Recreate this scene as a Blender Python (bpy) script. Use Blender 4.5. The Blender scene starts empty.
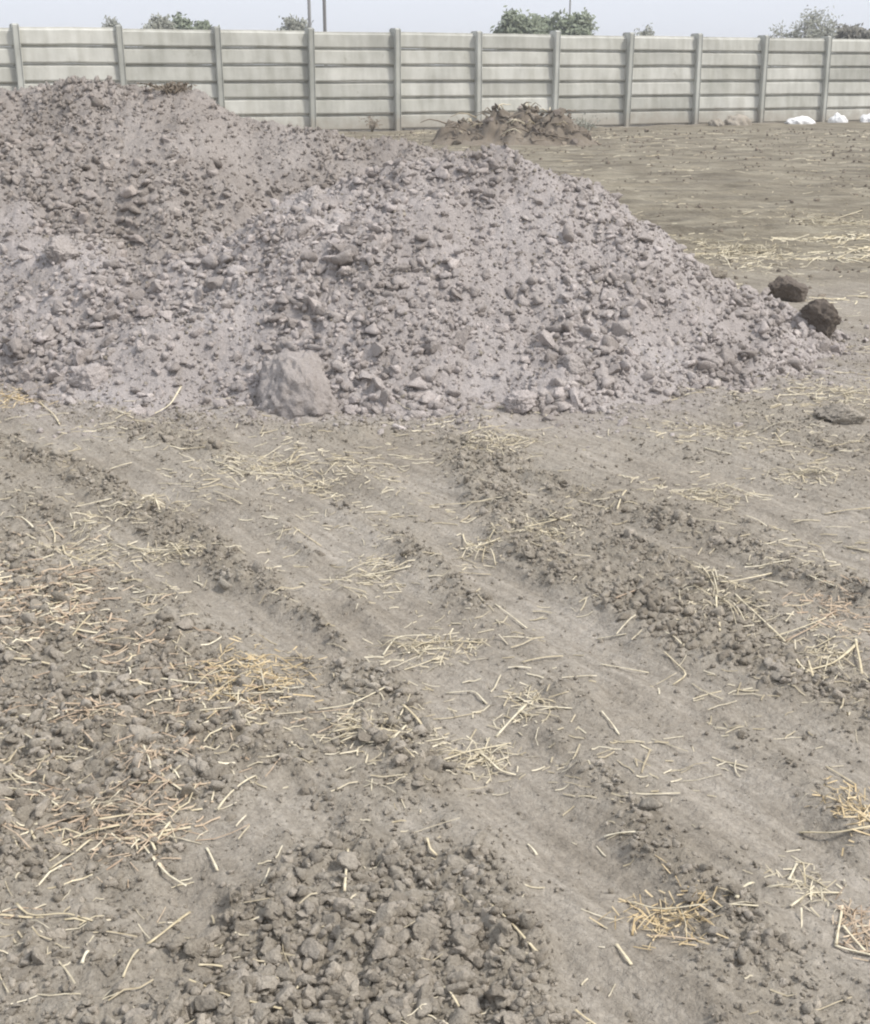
import bpy, bmesh, math, random
import numpy as np
from mathutils import Vector, Matrix

# ---------------------------------------------------------------- camera, sky, sun, exposure
SC = bpy.context.scene
COL = SC.collection
FPX, CAM_H = 1300.0, 1.45
PITCH = math.atan(440.0 / FPX)
cam_data = bpy.data.cameras.new('camera')
cam_data.sensor_fit = 'HORIZONTAL'
cam_data.sensor_width = 36.0
cam_data.lens = FPX / 870.0 * 36.0
cam_data.clip_start = 0.05
cam_data.clip_end = 5000.0
cam = bpy.data.objects.new('camera', cam_data)
cam.location = (0, 0, CAM_H)
cam.rotation_euler = (math.pi / 2 - PITCH, 0, 0)
COL.objects.link(cam)
SC.camera = cam

SUN_EL, SUN_AZ = math.radians(52), math.radians(108)      # azimuth clockwise from +Y: over the right shoulder
world = bpy.data.worlds.new('World')
SC.world = world
world.use_nodes = True
wn, wl = world.node_tree.nodes, world.node_tree.links
bg = wn['Background']
sky = wn.new('ShaderNodeTexSky')
sky.sky_type = 'NISHITA'
sky.sun_disc = False
sky.sun_elevation = SUN_EL
sky.sun_rotation = SUN_AZ
sky.air_density = 1.0
sky.dust_density = 4.0
sky.ozone_density = 1.0
# thin even cloud over the whole sky: the clear sky's blue is mixed with the pale grey of the cloud sheet
mixw = wn.new('ShaderNodeMix'); mixw.data_type = 'RGBA'
mixw.inputs['Factor'].default_value = 0.86
mixw.inputs['B'].default_value = (7.15, 7.5, 8.25, 1)
wl.new(sky.outputs['Color'], mixw.inputs['A'])
wl.new(mixw.outputs['Result'], bg.inputs['Color'])
bg.inputs['Strength'].default_value = 0.126

sun_data = bpy.data.lights.new('sun', 'SUN')
sun_data.energy = 3.2
sun_data.angle = math.radians(8)
sun_data.color = (1.0, 0.95, 0.88)
sun = bpy.data.objects.new('sun', sun_data)
sd = Vector((math.sin(SUN_AZ) * math.cos(SUN_EL), math.cos(SUN_AZ) * math.cos(SUN_EL), math.sin(SUN_EL)))
sun.rotation_euler = (-sd).to_track_quat('-Z', 'Y').to_euler()
sun.location = (6, -8, 15)
COL.objects.link(sun)

SC.view_settings.view_transform = 'Standard'
SC.view_settings.look = 'None'
SC.view_settings.gamma = 1.0
SC.view_settings.use_curve_mapping = False
SC.view_settings.exposure = 0.12
SC.render.engine = 'CYCLES'
SC.cycles.pixel_filter_type = 'BLACKMAN_HARRIS'
SC.cycles.filter_width = 2.1                               # a soft phone lens

# ---------------------------------------------------------------- helpers
random.seed(7)
RNG = np.random.default_rng(11)
CP, SP = math.cos(PITCH), math.sin(PITCH)


def at(px, py, z=0.0):
    """the point of the level z that the photograph shows at a pixel"""
    a, b = (px - 435.0) / FPX, -(py - 512.0) / FPX
    d = (a, CP + b * SP, -SP + b * CP)
    t = (z - CAM_H) / d[2]
    return (d[0] * t, d[1] * t)


class Noise:
    def __init__(self, seed):
        r = np.random.default_rng(seed)
        p = r.permutation(256)
        self.p = np.concatenate([p, p, p])
        a = r.uniform(0, 2 * np.pi, 256)
        self.gx, self.gy = np.cos(a), np.sin(a)

    def __call__(self, x, y):
        x = np.asarray(x, float); y = np.asarray(y, float)
        xi = np.floor(x).astype(int); yi = np.floor(y).astype(int)
        xf, yf = x - xi, y - yi
        u = xf * xf * xf * (xf * (xf * 6 - 15) + 10)
        v = yf * yf * yf * (yf * (yf * 6 - 15) + 10)
        xi &= 255; yi &= 255

        def g(ix, iy, dx, dy):
            h = self.p[self.p[ix] + iy]
            return self.gx[h] * dx + self.gy[h] * dy
        n00 = g(xi, yi, xf, yf)
        n10 = g((xi + 1) & 255, yi, xf - 1, yf)
        n01 = g(xi, (yi + 1) & 255, xf, yf - 1)
        n11 = g((xi + 1) & 255, (yi + 1) & 255, xf - 1, yf - 1)
        return (n00 * (1 - u) + n10 * u) * (1 - v) + (n01 * (1 - u) + n11 * u) * v * 1.0

    def fbm(self, x, y, octaves=4, gain=0.5):
        s, a, f = 0.0, 1.0, 1.0
        for k in range(octaves):
            s = s + a * self(x * f + 17.3 * k, y * f - 9.1 * k)
            a *= gain; f *= 2.03
        return s


N1, N2, N3, N4 = Noise(1), Noise(2), Noise(3), Noise(4)


def smooth(a, b, x):
    t = np.clip((x - a) / (b - a), 0, 1)
    return t * t * (3 - 2 * t)


def seg_dist(x, y, pts):
    """distance to a polyline and the running parameter (segment index + fraction)"""
    best = np.full(np.shape(x), 1e9); par = np.zeros(np.shape(x))
    for i in range(len(pts) - 1):
        ax, ay = pts[i][:2]; bx, by = pts[i + 1][:2]
        dx, dy = bx - ax, by - ay
        t = np.clip(((x - ax) * dx + (y - ay) * dy) / (dx * dx + dy * dy), 0, 1)
        d = np.hypot(x - ax - t * dx, y - ay - t * dy)
        m = d < best
        best = np.where(m, d, best); par = np.where(m, i + t, par)
    return best, par


def poly_sdf(x, y, pts):
    """signed distance to a polygon, negative inside"""
    d, _ = seg_dist(x, y, list(pts) + [pts[0]])
    inside = np.zeros(np.shape(x), bool)
    n = len(pts)
    for i in range(n):
        ax, ay = pts[i]; bx, by = pts[(i + 1) % n]
        c = ((ay > y) != (by > y)) & (x < (bx - ax) * (y - ay) / ((by - ay) if by != ay else 1e-9) + ax)
        inside ^= c
    return np.where(inside, -d, d)


def mesh_from(name, verts, faces, smooth_shade=True):
    """verts (n,3) array, faces: (m,3) or (m,4) array"""
    me = bpy.data.meshes.new(name)
    verts = np.asarray(verts, np.float32); faces = np.asarray(faces, np.int32)
    m, k = faces.shape
    me.vertices.add(len(verts)); me.vertices.foreach_set('co', verts.ravel())
    me.loops.add(m * k); me.loops.foreach_set('vertex_index', faces.ravel())
    me.polygons.add(m)
    me.polygons.foreach_set('loop_start', np.arange(0, m * k, k, dtype=np.int32))
    me.polygons.foreach_set('loop_total', np.full(m, k, np.int32))
    if smooth_shade:
        me.polygons.foreach_set('use_smooth', np.ones(m, bool))
    me.update(calc_edges=True)
    me.validate()
    return me


def obj(name, me, mat, parent=None, loc=None):
    o = bpy.data.objects.new(name, me)
    if mat is not None and me is not None and len(me.materials) == 0:
        me.materials.append(mat)
    if loc is not None:
        o.location = loc
    if parent is not None:
        o.parent = parent
    COL.objects.link(o)
    return o


def empty(name, loc, label, cat, group=None, rz=0.0):
    o = bpy.data.objects.new(name, None)
    o.empty_display_size = 0.1
    o.location = loc
    o.rotation_euler = (0, 0, rz)
    COL.objects.link(o)
    tag(o, label, cat, group)
    return o


def tag(o, label, cat, group=None):
    o['label'] = label; o['category'] = cat
    if group:
        o['group'] = group
    return o


# ---------------------------------------------------------------- materials
def new_mat(name, rough=0.95):
    m = bpy.data.materials.new(name); m.use_nodes = True
    n, l = m.node_tree.nodes, m.node_tree.links
    b = n['Principled BSDF']
    b.inputs['Roughness'].default_value = rough
    b.inputs['Specular IOR Level'].default_value = 0.15
    return m, n, l, b


def node(n, kind, **kw):
    x = n.new(kind)
    for k, v in kw.items():
        if k in x.inputs.keys():
            x.inputs[k].default_value = v
        else:
            setattr(x, k, v)
    return x


def ramp(n, stops):
    r = n.new('ShaderNodeValToRGB')
    e = r.color_ramp.elements
    while len(e) < len(stops):
        e.new(0.5)
    for el, (p, c) in zip(e, stops):
        el.position = p; el.color = (*c, 1)
    return r


def mixc(n, l, fac, a, b, mode='MIX'):
    m = n.new('ShaderNodeMix'); m.data_type = 'RGBA'; m.blend_type = mode
    for s, key in ((fac, 'Factor'), (a, 'A'), (b, 'B')):
        if hasattr(s, 'links'):
            l.new(s, m.inputs[key])
        elif isinstance(s, (tuple, list)):
            m.inputs[key].default_value = (*s, 1)
        else:
            m.inputs[key].default_value = s
    return m.outputs['Result']


def math_node(n, l, op, a, b=0.0):
    m = n.new('ShaderNodeMath'); m.operation = op
    for i, s in enumerate((a, b)):
        if hasattr(s, 'links'):
            l.new(s, m.inputs[i])
        else:
            m.inputs[i].default_value = s
    return m.outputs[0]


def bump_chain(n, l, b, pos, scales, dist, strength):
    prev = None
    for sc_, d_, s_ in zip(scales, dist, strength):
        t = node(n, 'ShaderNodeTexNoise', Scale=sc_, Detail=4.0, Roughness=0.65)
        l.new(pos, t.inputs['Vector'])
        bp = node(n, 'ShaderNodeBump', Strength=s_, Distance=d_)
        l.new(t.outputs['Fac'], bp.inputs['Height'])
        if prev is not None:
            l.new(prev, bp.inputs['Normal'])
        prev = bp.outputs['Normal']
    l.new(prev, b.inputs['Normal'])


def soil_mat(name, dark, mid, light, island=True, bump=(80, 300), bdist=(0.012, 0.004), tone=None):
    """dry crumbly earth: patchy colour, grain, a little colour change from clod to clod"""
    m, n, l, b = new_mat(name)
    geo = n.new('ShaderNodeNewGeometry')
    pos = geo.outputs['Position']
    t = node(n, 'ShaderNodeTexNoise', Scale=2.3, Detail=6.0, Roughness=0.62)
    l.new(pos, t.inputs['Vector'])
    r = ramp(n, [(0.30, dark), (0.5, mid), (0.70, light)])
    l.new(t.outputs['Fac'], r.inputs['Fac'])
    col = r.outputs['Color']
    if tone is not None:
        at_t = n.new('ShaderNodeAttribute'); at_t.attribute_name = 'tone'
        col = mixc(n, l, at_t.outputs['Fac'], col, mixc(n, l, 1.0, col, tone, 'MULTIPLY'))
    t2 = node(n, 'ShaderNodeTexNoise', Scale=160.0, Detail=3.0, Roughness=0.7)
    l.new(pos, t2.inputs['Vector'])
    r2 = ramp(n, [(0.3, (0.78, 0.78, 0.78)), (0.7, (1.2, 1.2, 1.2))])
    l.new(t2.outputs['Fac'], r2.inputs['Fac'])
    col = mixc(n, l, 1.0, col, r2.outputs['Color'], 'MULTIPLY')
    if island:
        oi = n.new('ShaderNodeObjectInfo')
        rnd = math_node(n, l, 'FRACT', math_node(n, l, 'ADD', geo.outputs['Random Per Island'], oi.outputs['Random']))
        r3 = ramp(n, [(0.0, (0.74, 0.72, 0.70)), (0.5, (1.0, 0.99, 0.98)), (0.9, (1.14, 1.12, 1.12)), (1.0, (1.32, 1.30, 1.28))])
        l.new(rnd, r3.inputs['Fac'])
        col = mixc(n, l, 1.0, col, r3.outputs['Color'], 'MULTIPLY')
    l.new(col, b.inputs['Base Color'])
    bump_chain(n, l, b, pos, bump, bdist, (0.9, 0.8))
    return m


M = {}
OLD = (0.84, 0.83, 0.80)
M['clod'] = soil_mat('tilled_clod_earth', (0.293, 0.262, 0.215), (0.351, 0.317, 0.266), (0.408, 0.375, 0.320))
M['heap'] = soil_mat('heap_earth', (0.340, 0.307, 0.288), (0.411, 0.374, 0.356), (0.476, 0.439, 0.423), island=False, bump=(45, 200), bdist=(0.02, 0.006), tone=OLD)
M['heap_clod'] = soil_mat('heap_clod_earth', (0.364, 0.330, 0.307), (0.445, 0.407, 0.386), (0.525, 0.486, 0.464), tone=OLD, bump=(45, 170), bdist=(0.02, 0.007))
M['old_heap_clod'] = soil_mat('old_heap_clod_earth', (0.303, 0.270, 0.244), (0.368, 0.330, 0.303), (0.434, 0.394, 0.366))
M['dark_clod'] = soil_mat('damp_dark_earth', (0.169, 0.144, 0.122), (0.219, 0.190, 0.165), (0.300, 0.265, 0.235))
M['brush'] = soil_mat('brown_root_earth', (0.17, 0.143, 0.112), (0.23, 0.198, 0.16), (0.30, 0.264, 0.218))


def ground_material():
    m, n, l, b = new_mat('field_earth')
    geo = n.new('ShaderNodeNewGeometry')
    pos = geo.outputs['Position']
    at_l = n.new('ShaderNodeAttribute'); at_l.attribute_name = 'loose'
    at_f = n.new('ShaderNodeAttribute'); at_f.attribute_name = 'field'
    t = node(n, 'ShaderNodeTexNoise', Scale=1.7, Detail=7.0, Roughness=0.6)
    l.new(pos, t.inputs['Vector'])
    dust = ramp(n, [(0.3, (0.285, 0.254, 0.211)), (0.5, (0.335, 0.303, 0.257)), (0.7, (0.385, 0.352, 0.306))])
    tilled = ramp(n, [(0.3, (0.270, 0.240, 0.194)), (0.5, (0.316, 0.284, 0.235)), (0.7, (0.368, 0.335, 0.283))])
    field = ramp(n, [(0.3, (0.195, 0.172, 0.134)), (0.5, (0.245, 0.22, 0.176)), (0.7, (0.305, 0.28, 0.23))])
    for r in (dust, tilled, field):
        l.new(t.outputs['Fac'], r.inputs['Fac'])
    col = mixc(n, l, at_l.outputs['Fac'], dust.outputs['Color'], tilled.outputs['Color'])
    at_w = n.new('ShaderNodeAttribute'); at_w.attribute_name = 'lane'
    col = mixc(n, l, at_w.outputs['Fac'], col, mixc(n, l, 1.0, dust.outputs['Color'], (1.05, 1.05, 1.055), 'MULTIPLY'))
    col = mixc(n, l, at_f.outputs['Fac'], col, field.outputs['Color'])
    at_s = n.new('ShaderNodeAttribute'); at_s.attribute_name = 'spill'
    spill = ramp(n, [(0.3, (0.33, 0.30, 0.275)), (0.7, (0.42, 0.385, 0.36))]); l.new(t.outputs['Fac'], spill.inputs['Fac'])
    col = mixc(n, l, math_node(n, l, 'MULTIPLY', at_s.outputs['Fac'], 0.8), col, spill.outputs['Color'])
    # streaks of drag marks along the wheel tracks
    mp = n.new('ShaderNodeMapping')
    mp.inputs['Rotation'].default_value = (0, 0, math.radians(-55))
    mp.inputs['Scale'].default_value = (1.2, 17.0, 1.0)
    mp.vector_type = 'TEXTURE'
    mp.inputs['Scale'].default_value = (1.0, 0.06, 1.0)
    l.new(pos, mp.inputs['Vector'])
    ts = node(n, 'ShaderNodeTexNoise', Scale=2.2, Detail=4.0, Roughness=0.6)
    l.new(mp.outputs['Vector'], ts.inputs['Vector'])
    rs = ramp(n, [(0.34, (0.82, 0.81, 0.79)), (0.66, (1.12, 1.12, 1.12))])
    l.new(ts.outputs['Fac'], rs.inputs['Fac'])
    col = mixc(n, l, 1.0, col, rs.outputs['Color'], 'MULTIPLY')
    tg = node(n, 'ShaderNodeTexNoise', Scale=70.0, Detail=5.0, Roughness=0.75)
    l.new(pos, tg.inputs['Vector'])
    rg = ramp(n, [(0.30, (0.72, 0.71, 0.70)), (0.70, (1.22, 1.22, 1.22))])
    l.new(tg.outputs['Fac'], rg.inputs['Fac'])
    col = mixc(n, l, 1.0, col, rg.outputs['Color'], 'MULTIPLY')
    # rows of the old tillage on the field behind
    mr = n.new('ShaderNodeMapping'); mr.inputs['Scale'].default_value = (0.5, 2.6, 1.0)
    l.new(pos, mr.inputs['Vector'])
    tr = node(n, 'ShaderNodeTexNoise', Scale=1.3, Detail=7.0, Roughness=0.68)
    l.new(mr.outputs['Vector'], tr.inputs['Vector'])
    rr_ = ramp(n, [(0.38, (0.66, 0.65, 0.63)), (0.60, (1.18, 1.18, 1.13))])
    l.new(tr.outputs['Fac'], rr_.inputs['Fac'])
    col = mixc(n, l, at_f.outputs['Fac'], col, mixc(n, l, 1.0, col, rr_.outputs['Color'], 'MULTIPLY'))
    l.new(col, b.inputs['Base Color'])
    bump_chain(n, l, b, pos, (9, 38, 150, 520), (0.05, 0.025, 0.009, 0.003), (0.35, 0.55, 0.65, 0.5))
    return m


M['ground'] = ground_material()


def straw_mat(name, lo, hi):
    m, n, l, b = new_mat(name, 0.75)
    geo = n.new('ShaderNodeNewGeometry'); oi = n.new('ShaderNodeObjectInfo')
    rnd = math_node(n, l, 'FRACT', math_node(n, l, 'ADD', geo.outputs['Random Per Island'], oi.outputs['Random']))
    r = ramp(n, [(0.0, lo), (1.0, hi)])
    l.new(rnd, r.inputs['Fac'])
    t = node(n, 'ShaderNodeTexNoise', Scale=60.0, Detail=3.0)
    l.new(geo.outputs['Position'], t.inputs['Vector'])
    r2 = ramp(n, [(0.3, (0.74, 0.72, 0.68)), (0.7, (1.12, 1.12, 1.12))])
    l.new(t.outputs['Fac'], r2.inputs['Fac'])
    l.new(mixc(n, l, 1.0, r.outputs['Color'], r2.outputs['Color'], 'MULTIPLY'), b.inputs['Base Color'])
    return m


M['straw'] = straw_mat('dry_straw', (0.60, 0.52, 0.36), (0.80, 0.74, 0.58))
M['gold'] = straw_mat('golden_straw', (0.50, 0.385, 0.22), (0.72, 0.60, 0.40))
M['red'] = straw_mat('russet_straw', (0.42, 0.315, 0.23), (0.62, 0.51, 0.38))
M['litter'] = straw_mat('straw_chips', (0.44, 0.38, 0.27), (0.70, 0.64, 0.50))


def concrete_mat(name, a, b_, c):
    m, n, l, b = new_mat(name, 0.85)
    geo = n.new('ShaderNodeNewGeometry'); oi = n.new('ShaderNodeObjectInfo')
    pos = geo.outputs['Position']
    t = node(n, 'ShaderNodeTexNoise', Scale=1.1, Detail=6.0, Roughness=0.6)
    l.new(pos, t.inputs['Vector'])
    r = ramp(n, [(0.3, a), (0.52, b_), (0.72, c)])
    l.new(t.outputs['Fac'], r.inputs['Fac'])
    # rain streaks: noise stretched vertically
    mp = n.new('ShaderNodeMapping'); mp.inputs['Scale'].default_value = (3.0, 3.0, 0.6)
    l.new(pos, mp.inputs['Vector'])
    ts = node(n, 'ShaderNodeTexNoise', Scale=1.6, Detail=4.0)
    l.new(mp.outputs['Vector'], ts.inputs['Vector'])
    rs = ramp(n, [(0.30, (0.82, 0.815, 0.79)), (0.62, (1.03, 1.03, 1.03))])
    l.new(ts.outputs['Fac'], rs.inputs['Fac'])
    col = mixc(n, l, 1.0, r.outputs['Color'], rs.outputs['Color'], 'MULTIPLY')
    ro = ramp(n, [(0.0, (0.84, 0.84, 0.82)), (0.5, (1.0, 1.0, 0.98)), (1.0, (1.08, 1.08, 1.07))])
    l.new(oi.outputs['Random'], ro.inputs['Fac'])
    col = mixc(n, l, 1.0, col, ro.outputs['Color'], 'MULTIPLY')
    # mud splashed up from the field, uneven along the foot
    sep = n.new('ShaderNodeSeparateXYZ'); l.new(pos, sep.inputs[0])
    tm = node(n, 'ShaderNodeTexNoise', Scale=2.5, Detail=6.0, Roughness=0.7); l.new(pos, tm.inputs['Vector'])
    hgt = math_node(n, l, 'SUBTRACT', math_node(n, l, 'MULTIPLY', tm.outputs['Fac'], 1.1), sep.outputs['Z'])
    mud = ramp(n, [(0.0, (0, 0, 0)), (0.35, (0.65, 0.65, 0.65))]); l.new(hgt, mud.inputs['Fac'])
    col = mixc(n, l, mud.outputs['Color'], col, (0.33, 0.295, 0.245))
    tk = node(n, 'ShaderNodeTexNoise', Scale=4.5, Detail=7.0, Roughness=0.75); l.new(pos, tk.inputs['Vector'])
    rk = ramp(n, [(0.60, (1.0, 1.0, 1.0)), (0.74, (0.72, 0.71, 0.68))]); l.new(tk.outputs['Fac'], rk.inputs['Fac'])
    col = mixc(n, l, 1.0, col, rk.outputs['Color'], 'MULTIPLY')
    l.new(col, b.inputs['Base Color'])
    bump_chain(n, l, b, pos, (12, 60), (0.01, 0.004), (0.4, 0.4))
    return m


M['panel'] = concrete_mat('precast_panel_concrete', (0.43, 0.428, 0.395), (0.525, 0.522, 0.485), (0.60, 0.595, 0.555))
M['post'] = concrete_mat('precast_post_concrete', (0.40, 0.405, 0.38), (0.475, 0.48, 0.45), (0.54, 0.545, 0.51))


def plain_mat(name, lo, hi, rough=0.8, scale=3.0):
    m, n, l, b = new_mat(name, rough)
    geo = n.new('ShaderNodeNewGeometry')
    t = node(n, 'ShaderNodeTexNoise', Scale=scale, Detail=5.0)
    l.new(geo.outputs['Position'], t.inputs['Vector'])
    add = math_node(n, l, 'MULTIPLY', geo.outputs['Random Per Island'], 0.5)
    f = math_node(n, l, 'ADD', math_node(n, l, 'MULTIPLY', t.outputs['Fac'], 0.7), add)
    r = ramp(n, [(0.25, lo), (0.85, hi)])
    l.new(f, r.inputs['Fac'])
    l.new(r.outputs['Color'], b.inputs['Base Color'])
    return m


M['bark'] = plain_mat('grey_bark', (0.09, 0.075, 0.06), (0.17, 0.15, 0.13))
M['leaf'] = plain_mat('haze_paled_green_leaves', (0.14, 0.165, 0.11), (0.26, 0.29, 0.21), 0.7, 1.0)  # green lightened so the colour itself carries some of the distance haze
M['leaf_grey'] = plain_mat('grey_green_leaves', (0.20, 0.205, 0.165), (0.31, 0.315, 0.27), 0.7, 1.0)
M['leaf_dark'] = plain_mat('dark_brown_green_leaves', (0.13, 0.125, 0.105), (0.22, 0.21, 0.18), 0.7, 1.0)
M['bag'] = plain_mat('white_plastic_sheet', (0.72, 0.72, 0.72), (0.84, 0.84, 0.84), 0.45, 6.0)
M['pole'] = plain_mat('weathered_pole', (0.16, 0.155, 0.15), (0.24, 0.235, 0.23), 0.6, 2.0)
M['pole_pale'] = plain_mat('pale_concrete_pole', (0.24, 0.24, 0.24), (0.32, 0.32, 0.32), 0.7, 2.0)
M['twig'] = plain_mat('dead_twigs', (0.16, 0.13, 0.10), (0.28, 0.235, 0.185), 0.85, 9.0)

# ---------------------------------------------------------------- the lie of the land
def P(*pix):
    return [at(*q) for q in pix]


RIDGES = [  # broken soil thrown up beside the wheel tracks: polyline, half width, strength
    (P((-60, 428), (0, 446), (60, 468), (100, 490), (150, 520), (190, 542), (230, 570), (272, 604), (330, 655), (385, 700), (430, 780)), 0.085, 1.0),
    (P((120, 432), (180, 444), (230, 458), (300, 492), (340, 520), (400, 556), (470, 600)), 0.10, 0.75),
    (P((452, 438), (500, 458), (545, 482), (590, 500), (640, 512), (720, 540), (790, 568), (880, 604)), 0.075, 0.9),
    (P((478, 462), (490, 520), (530, 560), (600, 585), (660, 622), (720, 650), (790, 672), (900, 715)), 0.13, 1.0),
    (P((560, 520), (620, 550), (690, 585), (740, 620)), 0.12, 0.8),
    (P((585, 690), (660, 712), (740, 758), (800, 800), (880, 850)), 0.10, 0.45),
    (P((530, 735), (600, 790), (650, 850), (705, 895), (760, 960)), 0.055, 0.85),
    (P((690, 388), (760, 412), (830, 440), (900, 455)), 0.14, 0.5),
    (P((650, 470), (760, 492), (850, 510), (920, 520)), 0.05, 0.5),
    (P((640, 500), (740, 520), (830, 545), (900, 560)), 0.05, 0.45),
    (P((60, 408), (160, 418), (260, 438), (360, 430), (470, 425)), 0.16, 0.5),
    (P((-40, 470), (60, 520), (130, 575), (200, 640)), 0.07, 0.6),
    (P((820, 690), (880, 730)), 0.10, 0.7),
    (P((560, 900), (640, 960), (700, 1000), (760, 1060)), 0.07, 0.4),
    (P((700, 950), (790, 985), (860, 1040)), 0.09, 0.5),
]
ZONES = [   # tilled, cloddy patches: polygon, soft edge, strength
    (P((-120, 500), (-20, 520), (60, 545), (110, 600), (200, 648), (285, 695), (305, 755), (210, 800), (165, 868), (60, 905), (-120, 930)), 0.10, 1.0),
    (P((255, 905), (300, 862), (345, 838), (430, 848), (530, 842), (585, 905), (610, 1000), (640, 1110), (100, 1110), (150, 1000), (205, 955)), 0.07, 1.25),
    (P((-150, 905), (70, 900), (150, 965), (160, 1110), (-150, 1110)), 0.10, 0.65),
    (P((300, 640), (345, 620), (400, 690), (440, 800), (350, 820), (300, 780)), 0.10, 0.45),
]
LANES = [   # strips pressed smooth by the wheels
    (P((250, 440), (300, 490), (395, 590), (470, 680), (535, 790), (595, 920), (660, 1060)), 0.13),
    (P((530, 425), (620, 455), (720, 482), (880, 540)), 0.17),
    (P((-60, 415), (20, 432), (100, 456), (200, 504), (290, 562), (380, 650)), 0.075),
    (P((560, 625), (640, 690), (740, 790), (880, 925)), 0.12),
    (P((60, 545), (130, 565), (220, 595), (330, 650)), 0.075),
    (P((390, 440), (440, 500), (480, 560), (560, 630)), 0.11),
    (P((620, 470), (740, 508), (880, 566)), 0.06),
]
TRACK = (0.575, -0.818)                                        # the way the wheels ran


def lane_mask(x, y):
    wob = 0.05 * N1.fbm(x * 3.1, y * 3.1, 3) + 0.03 * N3.fbm(x * 9, y * 9, 2)
    out = np.zeros(np.shape(x))
    for pts, w in LANES:
        d, _ = seg_dist(x, y, pts)
        out = np.maximum(out, 1 - smooth(w * 0.45, w * 1.35, d + wob))
    return out


def loose_mask(x, y):
    """0 on the smooth dusty tracks, 1 where the soil lies broken"""
    wob = 0.06 * N1.fbm(x * 3.1, y * 3.1, 3)
    out = np.zeros(np.shape(x))
    wob = wob + 0.05 * N3.fbm(x * 8, y * 8, 2)
    for pts, w, s in RIDGES:
        d, _ = seg_dist(x, y, pts)
        out = np.maximum(out, s * (1 - smooth(w * 0.5, w * 1.4, d + 0.6 * wob)))
    for pts, e, s in ZONES:
        d = poly_sdf(x, y, pts)
        out = np.maximum(out, s * (1 - smooth(-1.3 * e, 1.6 * e, d + wob * 1.8)))
    out = out * (0.75 + 0.5 * smooth(-0.4, 0.4, N4.fbm(x * 4 + 9, y * 4, 3)))
    patch = smooth(0.2, 0.6, N2.fbm(x * 1.3 + 5, y * 1.3, 4)) * 0.35
    out = np.maximum(out, patch) * (1 - 0.88 * lane_mask(x, y))
    return np.clip(out, 0, 1.25)


def ground_h(x, y, fine=True):
    x = np.asarray(x, float); y = np.asarray(y, float)
    r = np.hypot(x, y)
    z = 0.12 * smooth(14, 33, y) + 0.03 * N1.fbm(x * 0.25, y * 0.25, 3) * smooth(2, 8, r)
    near = 1 - smooth(9, 22, r)
    L = loose_mask(x, y) * near
    u, v = x * TRACK[0] + y * TRACK[1], -x * TRACK[1] + y * TRACK[0]
    z = z + near * (0.030 * N3.fbm(u * 0.6, v * 4.2, 3) + 0.010 * N4.fbm(x * 2.2, y * 2.2, 3) + 0.006 * N1.fbm(u * 2.4, v * 17.0, 2))
    z = z + L * 0.019 - 0.014 * lane_mask(x, y) * near
    far = smooth(8, 12, y) * (1 - smooth(30, 60, y))
    z = z + far * (0.05 * N3.fbm(x * 0.6, y * 2.2, 4) + 0.03 * N1.fbm(x * 2.5, y * 5.0, 4, 0.6))
    if fine:
        z = z + (0.006 + 0.015 * L) * near * N2.fbm(x * 21, y * 21, 4, 0.68)
        z = z + 0.018 * L * near * np.abs(N4.fbm(x * 15, y * 15, 3, 0.65))
    return z


CREST_A = [(-1.45, 6.75, 0.32), (-1.12, 6.88, 0.56), (-0.64, 7.06, 0.83), (-0.15, 7.25, 0.98), (0.25, 7.35, 1.02), (0.62, 7.4, 0.91), (1.10, 7.5, 0.60), (1.78, 7.5, 0.18)]
CREST_B = [(-7.0, 9.2, 1.1), (-4.5, 9.0, 1.25), (-2.75, 8.9, 1.36), (-2.2, 8.9, 1.40), (-1.7, 8.85, 1.31), (-1.3, 8.8, 1.13), (-0.4, 8.7, 1.01), (0.3, 8.5, 0.92)]
CREST_C = [(-2.3, 7.5, 0.52), (-1.85, 7.0, 0.46), (-1.35, 6.5, 0.34)]


def cone(x, y, crest, slope, rnd):
    out = np.full(np.shape(x), -9.0)
    for i in range(len(crest) - 1):
        ax, ay, az = crest[i]; bx, by, bz = crest[i + 1]
        dx, dy = bx - ax, by - ay
        t = np.clip(((x - ax) * dx + (y - ay) * dy) / (dx * dx + dy * dy), 0, 1)
        d = np.hypot(x - ax - t * dx, y - ay - t * dy)
        out = np.maximum(out, az + t * (bz - az) - slope * (np.sqrt(d * d + rnd * rnd) - rnd))
    return out


def heap_h(x, y, fine=True):
    x = np.asarray(x, float); y = np.asarray(y, float)
    wx = x + 0.16 * N1.fbm(x * 0.9 + 3, y * 0.9, 3); wy = y + 0.20 * N2.fbm(x * 0.9, y * 0.9 + 7, 3)
    a = cone(wx, wy, CREST_A, 0.68, 0.16)
    b = cone(wx, wy, CREST_B, 0.64, 0.14)
    c = cone(wx, wy, CREST_C, 0.60, 0.20)
    k = 22.0
    z = np.log(np.exp(k * a) + np.exp(k * b) + np.exp(k * c)) / k
    z = z + 0.10 * N3.fbm(x * 1.5, y * 1.5, 3)
    # the toe runs out gently over the field
    z = np.where(z < 0.10, 0.10 - (0.10 - z) * 0.9, z)
    if fine:
        w = smooth(-0.05, 0.12, z) * (0.74 + 0.26 * smooth(-0.30, 0.25, N1.fbm(x * 1.15 + 11, y * 1.15 + 4, 3)))
        z = z + w * (0.042 * N4.fbm(x * 5.5, y * 5.5, 4, 0.68) + 0.046 * np.abs(N2.fbm(x * 12, y * 12, 4, 0.7)) + 0.010 * N3.fbm(x * 31, y * 31, 2, 0.7))
    return z


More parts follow.
